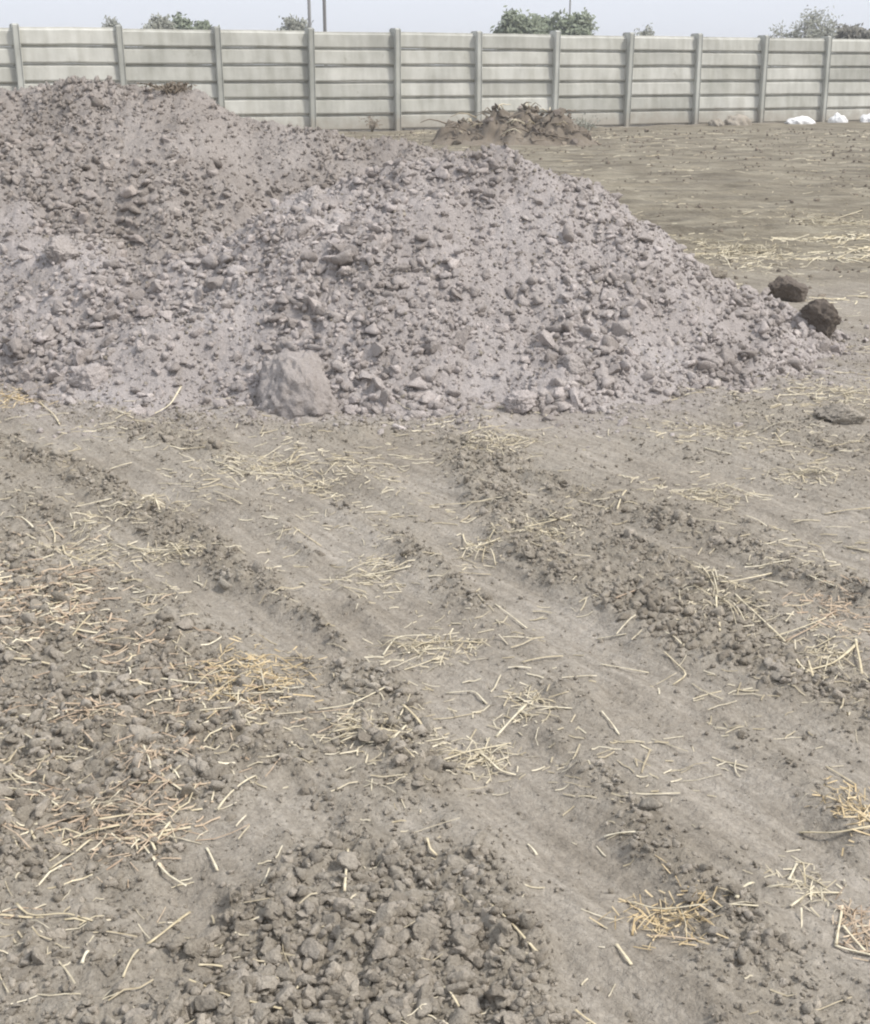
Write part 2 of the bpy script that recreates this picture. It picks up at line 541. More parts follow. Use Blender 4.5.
def heap_tone(x, y):
    """1 on the browner, older load at the back left, 0 on the pale front load"""
    a = np.maximum(cone(x, y, CREST_A, 0.68, 0.16), cone(x, y, CREST_C, 0.6, 0.2))
    b = cone(x, y, CREST_B, 0.64, 0.14)
    return smooth(-0.12, 0.16, b - a + 0.35 * N2.fbm(x * 1.4, y * 1.4, 4))


def surf(x, y, fine=True):
    return np.maximum(ground_h(x, y, fine), heap_h(x, y, fine))


def graded(stops):
    """coordinates with a growing step: list of (start, end, step at start, step at end)"""
    out = []
    for a, b, s0, s1 in stops:
        v = a
        while v < b - 1e-6:
            out.append(v)
            f = (v - a) / (b - a)
            v += s0 + (s1 - s0) * f
    out.append(stops[-1][1])
    return np.array(out)


half = graded([(0, 1.6, 0.0135, 0.0135), (1.6, 3.2, 0.0135, 0.038), (3.2, 14, 0.035, 0.5), (14, 60, 0.5, 6), (60, 420, 6, 60)])
xs = np.concatenate([-half[:0:-1], half])
ys = graded([(-40, -2, 8, 2), (-2, 1.5, 0.5, 0.02), (1.5, 4.0, 0.0135, 0.0135), (4.0, 7.0, 0.0135, 0.032), (7, 14, 0.03, 0.10), (14, 40, 0.10, 0.6), (40, 120, 0.6, 8), (120, 600, 8, 80)])
gx, gy = np.meshgrid(xs, ys)
gz = ground_h(gx, gy)
nx_, ny_ = len(xs), len(ys)
idx = np.arange(nx_ * ny_).reshape(ny_, nx_)
quads = np.stack([idx[:-1, :-1], idx[:-1, 1:], idx[1:, 1:], idx[1:, :-1]], -1).reshape(-1, 4)
gm = mesh_from('ground', np.stack([gx, gy, gz], -1).reshape(-1, 3), quads)
a_ = gm.attributes.new('loose', 'FLOAT', 'POINT')
a_.data.foreach_set('value', np.clip(loose_mask(gx, gy), 0, 1).astype(np.float32).ravel())
fm = smooth(8.2, 11.5, gy + 0.9 * N1.fbm(gx * 0.7, gy * 0.7, 3)) * (1 - smooth(33.2, 35.0, gy - 0.467 * (gx - 1.0) + 0.9 + 0.4 * N2(gx * 0.5, gy * 0.5)))
a_ = gm.attributes.new('field', 'FLOAT', 'POINT')
a_.data.foreach_set('value', fm.astype(np.float32).ravel())
a_ = gm.attributes.new('lane', 'FLOAT', 'POINT')
a_.data.foreach_set('value', lane_mask(gx, gy).astype(np.float32).ravel())
sp_ = smooth(-0.30, 0.02, heap_h(gx, gy, False) + 0.16 * N2.fbm(gx * 3, gy * 3, 4))
a_ = gm.attributes.new('spill', 'FLOAT', 'POINT')
a_.data.foreach_set('value', sp_.astype(np.float32).ravel())
ground = obj('ground', gm, M['ground'])
ground['kind'] = 'structure'

# ---------------------------------------------------------------- the heap of dug earth
heap = empty('soil_heap', (-0.6, 7.6, 0.0), 'wide heap of lumpy grey earth dumped on the bare field', 'soil heap')
hx = np.arange(-5.2, 3.0, 0.0165); hy = np.concatenate([np.arange(4.8, 9.2, 0.0165), np.arange(9.2, 11.4, 0.04)])
HX, HY = np.meshgrid(hx, hy)
HZ = heap_h(HX, HY)
GZ = ground_h(HX, HY)
keep = HZ > GZ - 0.05
ii = np.arange(HX.size).reshape(HX.shape)
kq = keep[:-1, :-1] & keep[:-1, 1:] & keep[1:, 1:] & keep[1:, :-1]
hq = np.stack([ii[:-1, :-1], ii[:-1, 1:], ii[1:, 1:], ii[1:, :-1]], -1)[kq]
used = np.unique(hq)
remap = np.full(HX.size, -1); remap[used] = np.arange(len(used))
hv = np.stack([HX, HY, HZ], -1).reshape(-1, 3)[used] - np.array([-0.6, 7.6, 0.0])
hm_ = mesh_from('earth_body', hv, remap[hq])
a_ = hm_.attributes.new('tone', 'FLOAT', 'POINT')
a_.data.foreach_set('value', heap_tone(HX, HY).reshape(-1)[used].astype(np.float32))
obj('earth_body', hm_, M['heap'], heap)


# ---------------------------------------------------------------- clods
def ico(sub):
    bm = bmesh.new()
    bmesh.ops.create_icosphere(bm, subdivisions=sub, radius=1.0)
    v = np.array([x.co[:] for x in bm.verts]); f = np.array([[w.index for w in x.verts] for x in bm.faces])
    bm.free()
    return v, f


def clod_shape(sub, seed, facets=9, rough=0.10, lo=0.34, hi=0.68):
    """an angular lump: a ball cut back by random planes, then roughened"""
    r = np.random.default_rng(seed)
    v, f = ico(sub)
    v = v.copy()
    for _ in range(facets):
        n = r.normal(size=3); n /= np.linalg.norm(n)
        off = r.uniform(lo, hi)
        d = v @ n - off
        v -= np.where(d > 0, d * 0.97, 0)[:, None] * n
    ns = Noise(seed + 900)
    rad = 1 + rough * (ns(v[:, 0] * 2.3 + v[:, 2] * 1.7 + 9, v[:, 1] * 2.3 - v[:, 2] + 4)) * 1.6 + rough * 0.6 * ns(v[:, 0] * 5 + v[:, 2] * 4, v[:, 1] * 5 + v[:, 2] * 2)
    v = v * rad[:, None]
    v /= np.sqrt((v ** 2).sum(1).mean())
    if sub == 1:
        v = v * r.uniform(0.72, 1.28, (len(v), 1))
    v *= r.uniform([0.85, 0.7, 0.55], [1.3, 1.1, 0.9])
    return v.astype(np.float32), f


SHAPES_HI = [clod_shape(3, 100 + k, 9, 0.22) for k in range(16)]
SHAPES_MID = [clod_shape(2, 200 + k, 8, 0.24) for k in range(14)]
def chip_shape(seed):
    r = np.random.default_rng(seed)
    v = np.array([(1, 0, 0), (-1, 0, 0), (0, 1, 0), (0, -1, 0), (0, 0, 1), (0, 0, -1)], float)
    v = v * r.uniform(0.55, 1.2, (6, 1)) + r.normal(0, 0.2, (6, 3))
    f = np.array([(0, 2, 4), (2, 1, 4), (1, 3, 4), (3, 0, 4), (2, 0, 5), (1, 2, 5), (3, 1, 5), (0, 3, 5)])
    return v.astype(np.float32), f


SHAPES_XS = [chip_shape(400 + k) for k in range(10)]
SHAPES_LO = [clod_shape(1, 300 + k, 3, 0.12) for k in range(8)]


def rot_mats(r, n, tilt=0.5):
    az = r.uniform(0, 2 * np.pi, n); tx = r.normal(0, tilt, n); ty = r.normal(0, tilt, n)
    ca, sa, cx, sx, cy, sy = np.cos(az), np.sin(az), np.cos(tx), np.sin(tx), np.cos(ty), np.sin(ty)
    o = np.zeros(n); e = np.ones(n)
    Rz = np.stack([ca, -sa, o, sa, ca, o, o, o, e], 1).reshape(-1, 3, 3)
    Rx = np.stack([e, o, o, o, cx, -sx, o, sx, cx], 1).reshape(-1, 3, 3)
    Ry = np.stack([cy, o, sy, o, e, o, -sy, o, cy], 1).reshape(-1, 3, 3)
    return Rz @ Rx @ Ry


def lumps_mesh(name, pos, size, shapes, seed, origin=(0, 0, 0)):
    """many small lumps as one mesh (past the count that can be picked apart)"""
    r = np.random.default_rng(seed)
    n = len(pos); R = rot_mats(r, n); k = r.integers(0, len(shapes), n)
    VV, FF, off = [], [], 0
    for s, (v, f) in enumerate(shapes):
        m = np.where(k == s)[0]
        if len(m) == 0:
            continue
        w = np.einsum('nij,vj->nvi', R[m], v) * size[m][:, None, None] + pos[m][:, None, :]
        VV.append(w.reshape(-1, 3))
        FF.append((f[None] + (np.arange(len(m)) * len(v))[:, None, None]).reshape(-1, 3) + off)
        off += len(m) * len(v)
    return mesh_from(name, np.concatenate(VV) - np.array(origin), np.concatenate(FF), False)


def scatter(n, x0, x1, y0, y1, dens, seed, power=1.0):
    r = np.random.default_rng(seed)
    out = np.zeros((0, 2))
    while len(out) < n:
        q = np.stack([r.uniform(x0, x1, n * 3), y0 + (y1 - y0) * r.uniform(0, 1, n * 3) ** power], 1)
        q = q[r.uniform(0, 1, len(q)) < dens(q[:, 0], q[:, 1])]
        out = np.concatenate([out, q])
    return out[:n]


hi_meshes, mid_meshes = {}, {}


def clod_mesh(kind, k, mat):
    key = (kind, k, mat)
    if key not in hi_meshes:
        v, f = (SHAPES_HI if kind == 'hi' else SHAPES_MID)[k]
        me = mesh_from('clod_%s' % mat, v, f, False)
        me.materials.append(M[mat])
        hi_meshes[key] = me
    return hi_meshes[key]


def single_clods(pos, size, mat, parent, name, seed, kind='hi', origin=(0, 0, 0)):
    r = np.random.default_rng(seed)
    for p, s in zip(pos, size):
        mt = mat
        if mat == 'heap_clod' and heap_tone(np.array([p[0]]), np.array([p[1]]))[0] > r.uniform(0.3, 0.7):
            mt = 'old_heap_clod'
        o = bpy.data.objects.new(name, clod_mesh(kind, int(r.integers(0, 14)), mt))
        o.location = Vector(p) - Vector(origin)
        o.rotation_euler = (r.normal(0, 0.5), r.normal(0, 0.5), r.uniform(0, 6.28))
        o.scale = (s, s, s)
        o.parent = parent
        COL.objects.link(o)


# lumps on the heap: the 300 largest singly, the rest as one part
def heap_dens(x, y):
    z = heap_h(x, y, False); g = ground_h(x, y, False)
    on = 0.22 * smooth(-0.34, -0.05, z - g) + 0.78 * smooth(-0.06, 0.05, z - g)
    slope = smooth(0.15, 0.5, np.hypot(heap_h(x + 0.05, y, False) - heap_h(x - 0.05, y, False), heap_h(x, y + 0.05, False) - heap_h(x, y - 0.05, False)) / 0.1)
    patch = smooth(-0.30, 0.22, N1.fbm(x * 1.15 + 11, y * 1.15 + 4, 3))
    return on * (0.62 + 0.38 * patch) * (0.45 + 0.55 * slope)


HO = (-0.6, 7.6, 0.0)
hp = scatter(50000, -4.2, 2.75, 4.95, 9.3, heap_dens, 21)
hs = np.clip(np.random.default_rng(5).lognormal(math.log(0.0108), 0.58, len(hp)), 0.004, 0.052)
toe = 1 - smooth(0.0, 0.5, heap_h(hp[:, 0], hp[:, 1], False))
hs = hs * 0.80 * (1 + 0.15 * toe) * (0.55 + 0.45 * smooth(-0.12, 0.04, heap_h(hp[:, 0], hp[:, 1], False))) * (0.7 + 0.4 * smooth(-0.30, 0.22, N1.fbm(hp[:, 0] * 1.15 + 11, hp[:, 1] * 1.15 + 4, 3)))
hz = surf(hp[:, 0], hp[:, 1]) + 0.10 * hs
hpos = np.column_stack([hp, hz])
inview = (np.abs(hp[:, 0]) < 0.335 * (hp[:, 1] * CP + 0.3)) & (hp[:, 1] < 8.3)
order = np.argsort(-(hs * inview))
single_clods(hpos[order[:300]], hs[order[:300]], 'heap_clod', heap, 'clod', 31, 'hi', HO)
rest = order[300:]
for part, shp, nm in ((rest[:3600], SHAPES_MID, 'clod_rubble'), (rest[3600:18000], SHAPES_LO, 'crumb_rubble'), (rest[18000:], SHAPES_XS, 'grit')):
    lm = lumps_mesh(nm, hpos[part], hs[part], shp, 41, HO)
    co = np.zeros(len(lm.vertices) * 3, np.float32); lm.vertices.foreach_get('co', co); co = co.reshape(-1, 3)
    a_ = lm.attributes.new('tone', 'FLOAT', 'POINT')
    a_.data.foreach_set('value', heap_tone(co[:, 0] + HO[0], co[:, 1] + HO[1]).astype(np.float32))
    st = obj(nm, lm, M['heap_clod'], heap)
    st['kind'] = 'stuff'

# clods in the tilled field: the 300 that show largest singly, the rest as one sheet of rubble
def field_dens(x, y):
    L = loose_mask(x, y)
    return np.clip(L, 0, 1) ** 1.6 * (0.35 + 0.65 * smooth(-0.3, 0.3, N2.fbm(x * 5, y * 5, 2))) * (1 - smooth(-0.02, 0.06, heap_h(x, y, False) - 0.02))


fp = scatter(26000, -2.4, 2.6, 1.45, 6.8, field_dens, 22, 1.55)
Lm = np.clip(loose_mask(fp[:, 0], fp[:, 1]), 0, 1.25)
fs = np.clip(np.random.default_rng(6).lognormal(math.log(0.0068), 0.50, len(fp)) * (0.38 + 0.49 * Lm), 0.0024, 0.022)
fz = surf(fp[:, 0], fp[:, 1]) + 0.08 * fs
fpos = np.column_stack([fp, fz])
inview = np.abs(fp[:, 0]) < 0.335 * (fp[:, 1] * CP + CAM_H * SP)
app = fs / (fp[:, 1] + 0.4) * inview
order = np.argsort(-app)
single_clods(fpos[order[:300]], fs[order[:300]], 'clod', ground, 'clod', 32)
rest = order[300:]
for part, shp, nm in ((rest[:3600], SHAPES_MID, 'clod_rubble'), (rest[3600:14000], SHAPES_LO, 'crumb_rubble'), (rest[14000:], SHAPES_XS, 'grit')):
    st = obj(nm, lumps_mesh(nm, fpos[part], fs[part], shp, 42), M['clod'], ground)
    st['kind'] = 'stuff'

# crumbs everywhere
def crumb_dens(x, y):
    return 0.04 + (0.24 + 0.72 * np.clip(loose_mask(x, y), 0, 1)) * (1 - 0.8 * lane_mask(x, y))


cp_ = scatter(58000, -2.6, 3.0, 1.45, 7.6, crumb_dens, 23, 1.5)
cs = np.clip(np.random.default_rng(7).lognormal(math.log(0.0029), 0.5, len(cp_)), 0.0012, 0.010) * (0.7 + 0.12 * cp_[:, 1])
cz = surf(cp_[:, 0], cp_[:, 1]) + 0.2 * cs
st = obj('soil_crumbs', lumps_mesh('soil_crumbs', np.column_stack([cp_, cz]), cs, SHAPES_XS, 43), M['clod'], ground)
st['kind'] = 'stuff'

# lumps lying on the field to the right and behind the heap
def far_dens(x, y):
    return smooth(-0.1, 0.35, N1.fbm(x * 0.8, y * 1.6, 3)) * 0.9 * (heap_h(x, y, False) < 0.02) + 0.05


bp = scatter(7000, -3.0, 12.0, 7.0, 33.0, far_dens, 24, 1.5)
bs = np.clip(np.random.default_rng(8).lognormal(math.log(0.016), 0.45, len(bp)), 0.006, 0.045) * (0.4 + 0.03 * bp[:, 1])
st = obj('far_soil_crumbs', lumps_mesh('far_soil_crumbs', np.column_stack([bp, surf(bp[:, 0], bp[:, 1]) + 0.0 * bs]), bs, SHAPES_XS, 44), M['brush'], ground)
st['kind'] = 'stuff'


# ---------------------------------------------------------------- distinct lumps of earth (things of their own)
def big_lump(name, px, py, w, d, h, mat, label, cat, seed, rz=0.0, tilt=(0, 0), zoff=0.0, facets=9, y=None, sink=0.25, box=1.0, taper=0.0):
    if y is None:
        x, y = at(px, py)
    else:
        x = (px - 435) / FPX * (y * CP + (CAM_H - 0.5) * SP)
    ns = Noise(seed)
    v, f = ico(5)
    r = np.random.default_rng(seed)
    v = v.copy()
    for _ in range(facets):
        n = r.normal(size=3); n /= np.linalg.norm(n)
        q = v @ n - r.uniform(0.5, 0.8)
        v -= np.where(q > 0, q * 0.9, 0)[:, None] * n
    v = np.sign(v) * np.abs(v) ** box
    a3, b3, c3 = v[:, 0], v[:, 1], v[:, 2]
    rad = 1 + 0.11 * (ns.fbm(a3 * 2.2 + 5, b3 * 2.2 + 5, 3) + ns.fbm(b3 * 2.2 + 25, c3 * 2.2 + 5, 3) + ns.fbm(c3 * 2.2 + 5, a3 * 2.2 + 45, 3))
    rad = rad + 0.085 * (ns.fbm(a3 * 9 + 5, b3 * 9 + 5, 3, 0.7) + ns.fbm(b3 * 9 + 25, c3 * 9 + 5, 3, 0.7) + ns.fbm(c3 * 9 + 5, a3 * 9 + 45, 3, 0.7))
    v[:, 0] *= 1 - taper * v[:, 1]
    v = v * rad[:, None] * np.array([w / 2, d / 2, h / 2])
    R = np.array(Matrix.Rotation(rz, 3, 'Z') @ Matrix.Rotation(tilt[0], 3, 'X') @ Matrix.Rotation(tilt[1], 3, 'Y'))
    v = v @ R.T
    z = float(surf(np.array([x]), np.array([y]), False)[0])
    o = obj(name, mesh_from(name, v, f), M[mat], None, (x, y, z + h * (0.5 - sink) + zoff))
    tag(o, label, cat)
    return o


big_lump('earth_block', 298, 408, 0.42, 0.52, 0.28, 'heap_clod', 'large squarish block of grey earth leaning at the front foot of the heap', 'earth block', 64, 0.10, (0.62, 0.10), 0.035, 10, sink=0.44, box=0.85, taper=0.28)
big_lump('earth_clod', 786, 299, 0.26, 0.24, 0.27, 'dark_clod', 'dark brown earth clod, upper of two by the right tip of the heap', 'earth clod', 62, 0.3, (0, 0.1), 0.0, 10)
big_lump('earth_clod', 818, 342, 0.33, 0.26, 0.26, 'dark_clod', 'larger dark earth clod with shaded underside, lower of two at the heap tip', 'earth clod', 63, -0.5, (0.2, 0.3), 0.0, 10)
big_lump('earth_clod', 840, 422, 0.26, 0.16, 0.10, 'clod', 'low brown earth clod beside pale straw right of the heap foot', 'earth clod', 64, -0.3)
big_lump('earth_clod', 92, 398, 0.24, 0.16, 0.13, 'heap_clod', 'pale flat earth clod at the left front foot of the heap', 'earth clod', 65, 0.2)
big_lump('earth_clod', 522, 412, 0.17, 0.13, 0.12, 'heap_clod', 'pale rounded earth clod at the middle foot of the heap', 'earth clod', 66, 0.6)
big_lump('earth_clod', 70, 350, 0.26, 0.18, 0.17, 'heap_clod', 'pale lump of earth low on the left side of the heap', 'earth clod', 67, 0.6)
big_lump('earth_clod', 571, 398, 0.15, 0.12, 0.12, 'heap_clod', 'small grey earth clod with dark underside at the right foot of the heap', 'earth clod', 68, 0.1)
big_lump('earth_clod', 714, 304, 0.17, 0.11, 0.09, 'clod', 'brown flat clod on the right slope of the heap near the dark clods', 'earth clod', 69, 0.1, y=7.35)
big_lump('earth_clod', 315, 200, 0.17, 0.14, 0.12, 'heap_clod', 'pale rounded clod high on the middle of the heap', 'earth clod', 70, 0.4, y=7.05)
big_lump('earth_clod', 381, 957, 0.048, 0.044, 0.036, 'clod', 'smooth pale clod standing out in the crumbly patch at the bottom', 'earth clod', 71, 0.4, sink=0.3)
big_lump('earth_clod', 347, 994, 0.062, 0.046, 0.034, 'clod', 'broad flat-topped clod near the bottom edge of the crumbly patch', 'earth clod', 72, 0.1, sink=0.3)
big_lump('earth_clod', 24, 813, 0.060, 0.05, 0.036, 'clod', 'broad low clod at the left edge beside russet straw', 'earth clod', 73, 0.9, sink=0.3)
big_lump('earth_clod', 385, 905, 0.044, 0.038, 0.034, 'clod', 'rounded clod at the upper end of the crumbly patch', 'earth clod', 74, 0.9, sink=0.3)

# ---------------------------------------------------------------- precast boundary wall
WALL_O, WALL_TH, WALL_STEP, WALL_H, WALL_Z = (1.017, 33.64), 0.4374, 2.1684, 2.20, 0.12
tdir = np.array([math.cos(WALL_TH), math.sin(WALL_TH)])
wall = empty('boundary_wall', (WALL_O[0], WALL_O[1], WALL_Z), 'long grey precast concrete panel wall closing off the field', 'wall', None, WALL_TH)
NP = 6
PH = WALL_H / NP


def prism(profile, x0, x1, name, seed=None, wav=0.0):
    """extrude a closed (y,z) profile along x"""
    n = len(profile)
    seg = 4
    rr = np.random.default_rng(seed if seed is not None else 0)
    V, F = [], []
    for i in range(seg + 1):
        x = x0 + (x1 - x0) * i / seg
        j = rr.normal(0, wav, 2)
        for (py_, pz_) in profile:
            V.append((x, py_ + j[0], pz_ + j[1]))
    for i in range(seg):
        for k in range(n):
            F.append((i * n + k, i * n + (k + 1) % n, (i + 1) * n + (k + 1) % n, (i + 1) * n + k))
    me = bpy.data.meshes.new(name)
    F.append(tuple(range(n))[::-1]); F.append(tuple(seg * n + k for k in range(n)))
    me.from_pydata(V, [], F); me.update()
    bm = bmesh.new(); bm.from_mesh(me); bmesh.ops.recalc_face_normals(bm, faces=bm.faces); bm.to_mesh(me); bm.free()
    return me


# panel section: the face leans out towards its lower edge, with a recessed tongue at top and bottom
prof = [(-0.070, 0.040), (-0.060, 0.016), (-0.012, 0.012), (-0.012, 0.0), (0.03, 0.0), (0.03, PH - 0.002), (0.010, PH - 0.002), (0.002, PH - 0.036), (-0.018, PH - 0.044), (-0.048, PH - 0.066)]
panel_meshes = [prism(prof, -WALL_STEP / 2 + 0.03, WALL_STEP / 2 - 0.03, 'panel', 80 + k, 0.0022) for k in range(5)]
post_meshes = []
for k in range(3):
    h = WALL_H + 0.07 + 0.02 * k
    w, dp = 0.075, 0.19
    V = []
    for z, s in ((-0.3, 1.0), (h - 0.03, 1.0), (h, 0.75)):
        for (a, b) in ((-1, -1), (1, -1), (1, 1), (-1, 1)):
            c = 0.018
            V += [(a * w * s - a * c, b * dp * s, z), (a * w * s, b * dp * s - b * c, z)] if a * b > 0 else [(a * w * s, b * dp * s - b * c, z), (a * w * s - a * c, b * dp * s, z)]
    F = []
    for i in range(2):
        for q in range(8):
            F.append((i * 8 + q, i * 8 + (q + 1) % 8, (i + 1) * 8 + (q + 1) % 8, (i + 1) * 8 + q))
    F.append(tuple(range(16, 24))); F.append(tuple(range(7, -1, -1)))
    me = bpy.data.meshes.new('post'); me.from_pydata(V, [], F); me.update()
    bm = bmesh.new(); bm.from_mesh(me); bmesh.ops.recalc_face_normals(bm, faces=bm.faces); bm.to_mesh(me); bm.free()
    post_meshes.append(me)
wr = random.Random(3)
for i in range(-7, 10):
    lean = wr.gauss(0, 0.010)
    o = obj('post', post_meshes[wr.randrange(3)], M['post'], wall, (i * WALL_STEP, 0, 0))
    o.rotation_euler = (wr.gauss(0, 0.008), lean, 0)
    if i == 9:
        break
    sag = wr.gauss(0, 0.008)
    for k in range(NP):
        o = obj('panel', panel_meshes[wr.randrange(5)], M['panel'], wall, ((i + 0.5) * WALL_STEP, wr.gauss(0, 0.006), k * PH + sag + 0.02))
        o.rotation_euler = (wr.gauss(0, 0.006), wr.gauss(0, 0.0022), 0)


def wall_pt(px, off, z=WALL_Z):
    """a point off metres in front of the wall's face, in the column of a pixel"""
    nrm = np.array([math.sin(WALL_TH), -math.cos(WALL_TH)])
    o = np.array(WALL_O) + nrm * off
    for s in np.arange(-25, 25, 0.01):
        q = o + tdir * s
        if 435 + FPX * q[0] / (q[1] * CP + (CAM_H - z) * SP) >= px:
            return q
    return o


# ---------------------------------------------------------------- heap of roots and earth by the wall
c = at(518, 148)
bx0, by0 = c[0], c[1]
bz0 = float(ground_h(np.array([bx0]), np.array([by0]), False)[0])
brush = empty('root_heap', (bx0, by0, bz0), 'small brown heap of roots and clods between the big heap and the wall', 'root heap')
gx2 = np.arange(-1.9, 1.9, 0.045); gy2 = np.arange(-1.1, 1.1, 0.045)
BX, BY = np.meshgrid(gx2, gy2)
BZ = 0.58 * np.exp(-((BX + 0.1) / 0.95) ** 2 - (BY / 0.6) ** 2) + 0.26 * np.exp(-((BX + 1.35) / 0.45) ** 2 - (BY / 0.4) ** 2) + 0.26 * np.exp(-((BX - 0.95) / 0.45) ** 2 - (BY / 0.4) ** 2)
BZ = BZ * (1 + 0.9 * N1.fbm(BX * 2.5, BY * 2.5, 3)) + 0.13 * N3.fbm(BX * 5, BY * 5, 3, 0.7) * smooth(0.03, 0.2, BZ) - 0.03
ij = np.arange(BX.size).reshape(BX.shape)
bq = np.stack([ij[:-1, :-1], ij[:-1, 1:], ij[1:, 1:], ij[1:, :-1]], -1).reshape(-1, 4)
obj('earth_body', mesh_from('root_heap_body', np.stack([BX, BY, BZ], -1).reshape(-1, 3), bq), M['brush'], brush)
rr = np.random.default_rng(91)
for k in range(110):
    x, y = rr.normal(-0.05, 0.8), rr.normal(-0.15, 0.3)
    if abs(x) > 1.6 or abs(y) > 0.9:
        continue
    z = float(BZ[int((y + 1.1) / 0.045), int((x + 1.9) / 0.045)])
    s = rr.uniform(0.035, 0.11)
    o = bpy.data.objects.new('clod', clod_mesh('hi', int(rr.integers(0, 14)), 'brush' if rr.uniform() < 0.75 else 'dark_clod'))
    o.location = (x, y, z + 0.3 * s); o.scale = (s, s, s * 0.9); o.rotation_euler = tuple(rr.uniform(-1, 1, 3)); o.parent = brush
    COL.objects.link(o)


def tube(points, radii, sides=5, flat=1.0):
    """a tapering tube through points"""
    pts = [Vector(p) for p in points]
    V, F = [], []
    up0 = Vector((0.13, 0.21, 1.0)).normalized()
    for i, p in enumerate(pts):
        t = (pts[min(i + 1, len(pts) - 1)] - pts[max(i - 1, 0)]).normalized()
        side = t.cross(up0)
        if side.length < 1e-4:
            side = Vector((1, 0, 0))
        side.normalize(); up = side.cross(t)
        for k in range(sides):
            a = 2 * math.pi * k / sides
            V.append(p + side * math.cos(a) * radii[i] + up * math.sin(a) * radii[i] * flat)
    n = len(pts)
    for i in range(n - 1):
        for k in range(sides):
            F.append((i * sides + k, i * sides + (k + 1) % sides, (i + 1) * sides + (k + 1) % sides, (i + 1) * sides + k))
    F.append(tuple(range(sides))[::-1]); F.append(tuple((n - 1) * sides + k for k in range(sides)))
    return V, F


def tube_mesh(name, points, radii, sides=5, flat=1.0):
    V, F = tube(points, radii, sides, flat)
    me = bpy.data.meshes.new(name); me.from_pydata([tuple(v) for v in V], [], F)
    me.polygons.foreach_set('use_smooth', [True] * len(F)); me.update()
    return me


for k in range(90):
    x, y = rr.normal(-0.05, 0.6), rr.normal(-0.15, 0.25)
    x = max(-1.6, min(1.6, x))
    z = float(BZ[int((y + 1.1) / 0.045) % BZ.shape[0], int((x + 1.9) / 0.045)])
    a = rr.uniform(0, 6.28); L = rr.uniform(0.2, 0.6)
    p = [(x + math.cos(a) * L * t, y + math.sin(a) * L * t * 0.6, z + 0.05 + (rr.uniform(0.0, 0.12)) * math.sin(t * 2.6)) for t in (0, 0.33, 0.66, 1)]
    obj('root', tube_mesh('root', p, [0.016, 0.014, 0.011, 0.006], 5), M['twig' if k % 3 else 'litter'], brush)


# ---------------------------------------------------------------- weeds and rubbish along the wall
def weed(px, py, h, w, n, mat, label, seed, y=None, zb=None, leaf=0.04):
    if y is None:
        x, y = at(px, py)
    else:
        x = (px - 435) / FPX * (y * CP + (CAM_H - (zb or 0.5)) * SP)
    z = float(surf(np.array([x]), np.array([y]), False)[0])
    r = random.Random(seed)
    root = empty('dry_weed', (x, y, z), label, 'dry weed')
    LV, LF = [], []
    for k in range(n):
        a = r.uniform(0, 6.28); sp_ = r.uniform(0.1, 1) * w
        tip = Vector((math.cos(a) * sp_, math.sin(a) * sp_, h * r.uniform(0.5, 1)))
        mid = tip * 0.5 + Vector((r.gauss(0, w * 0.15), r.gauss(0, w * 0.15), h * 0.1))
        obj('stem', tube_mesh('weed_stem', [(0, 0, -0.03), tuple(mid), tuple(tip)], [0.008, 0.006, 0.003], 4), M['twig'], root)
        for q in range(14):
            p = mid.lerp(tip, r.uniform(-0.5, 1)) + Vector((r.gauss(0, w * 0.2), r.gauss(0, w * 0.2), r.gauss(0, h * 0.08)))
            u = Vector((r.gauss(0, 1), r.gauss(0, 1), r.gauss(0, 1))).normalized() * leaf
            v = u.orthogonal().normalized() * leaf * 0.4
            b0 = len(LV)
            LV += [p - u, p + v, p + u, p - v]; LF.append((b0, b0 + 1, b0 + 2, b0 + 3))
    me = bpy.data.meshes.new('dry_leaves'); me.from_pydata([tuple(v) for v in LV], [], LF); me.update()
    lo = obj('dry_leaves', me, M[mat], root)
    lo['kind'] = 'stuff'
    return root


weed(372, 137, 0.34, 0.35, 9, 'brush', 'brown dry weed at the foot of the wall left of the root heap', 5)
weed(586, 139, 0.42, 0.38, 12, 'leaf_grey', 'grey-brown dry weed just right of the root heap', 6)
weed(170, 92, 0.07, 0.18, 14, 'brush', 'low dry weed on the top left crest of the big heap', 7, y=8.75, zb=1.3, leaf=0.02)


def crumpled(name, px, w, d, h, off, label, seed, mat='bag', cat='plastic sheet'):
    q = wall_pt(px, off)
    v, f = ico(4)
    ns = Noise(seed)
    z = v[:, 2].copy()
    rad = 1 + 0.35 * ns.fbm(v[:, 0] * 1.8 + v[:, 2] + 3, v[:, 1] * 1.8 + 1, 3) + 0.22 * np.abs(ns.fbm(v[:, 0] * 5 + v[:, 2] * 3, v[:, 1] * 5 - v[:, 2] * 2, 3))
    v = v * rad[:, None] * np.array([w / 2, d / 2, h])
    v[:, 2] = np.maximum(v[:, 2], -0.02)
    zb = float(ground_h(np.array([q[0]]), np.array([q[1]]), False)[0])
    o = obj(name, mesh_from(name, v, f), M[mat], None, (q[0], q[1], zb))
    o.rotation_euler = (0, 0, WALL_TH)
    tag(o, label, cat)
    return o


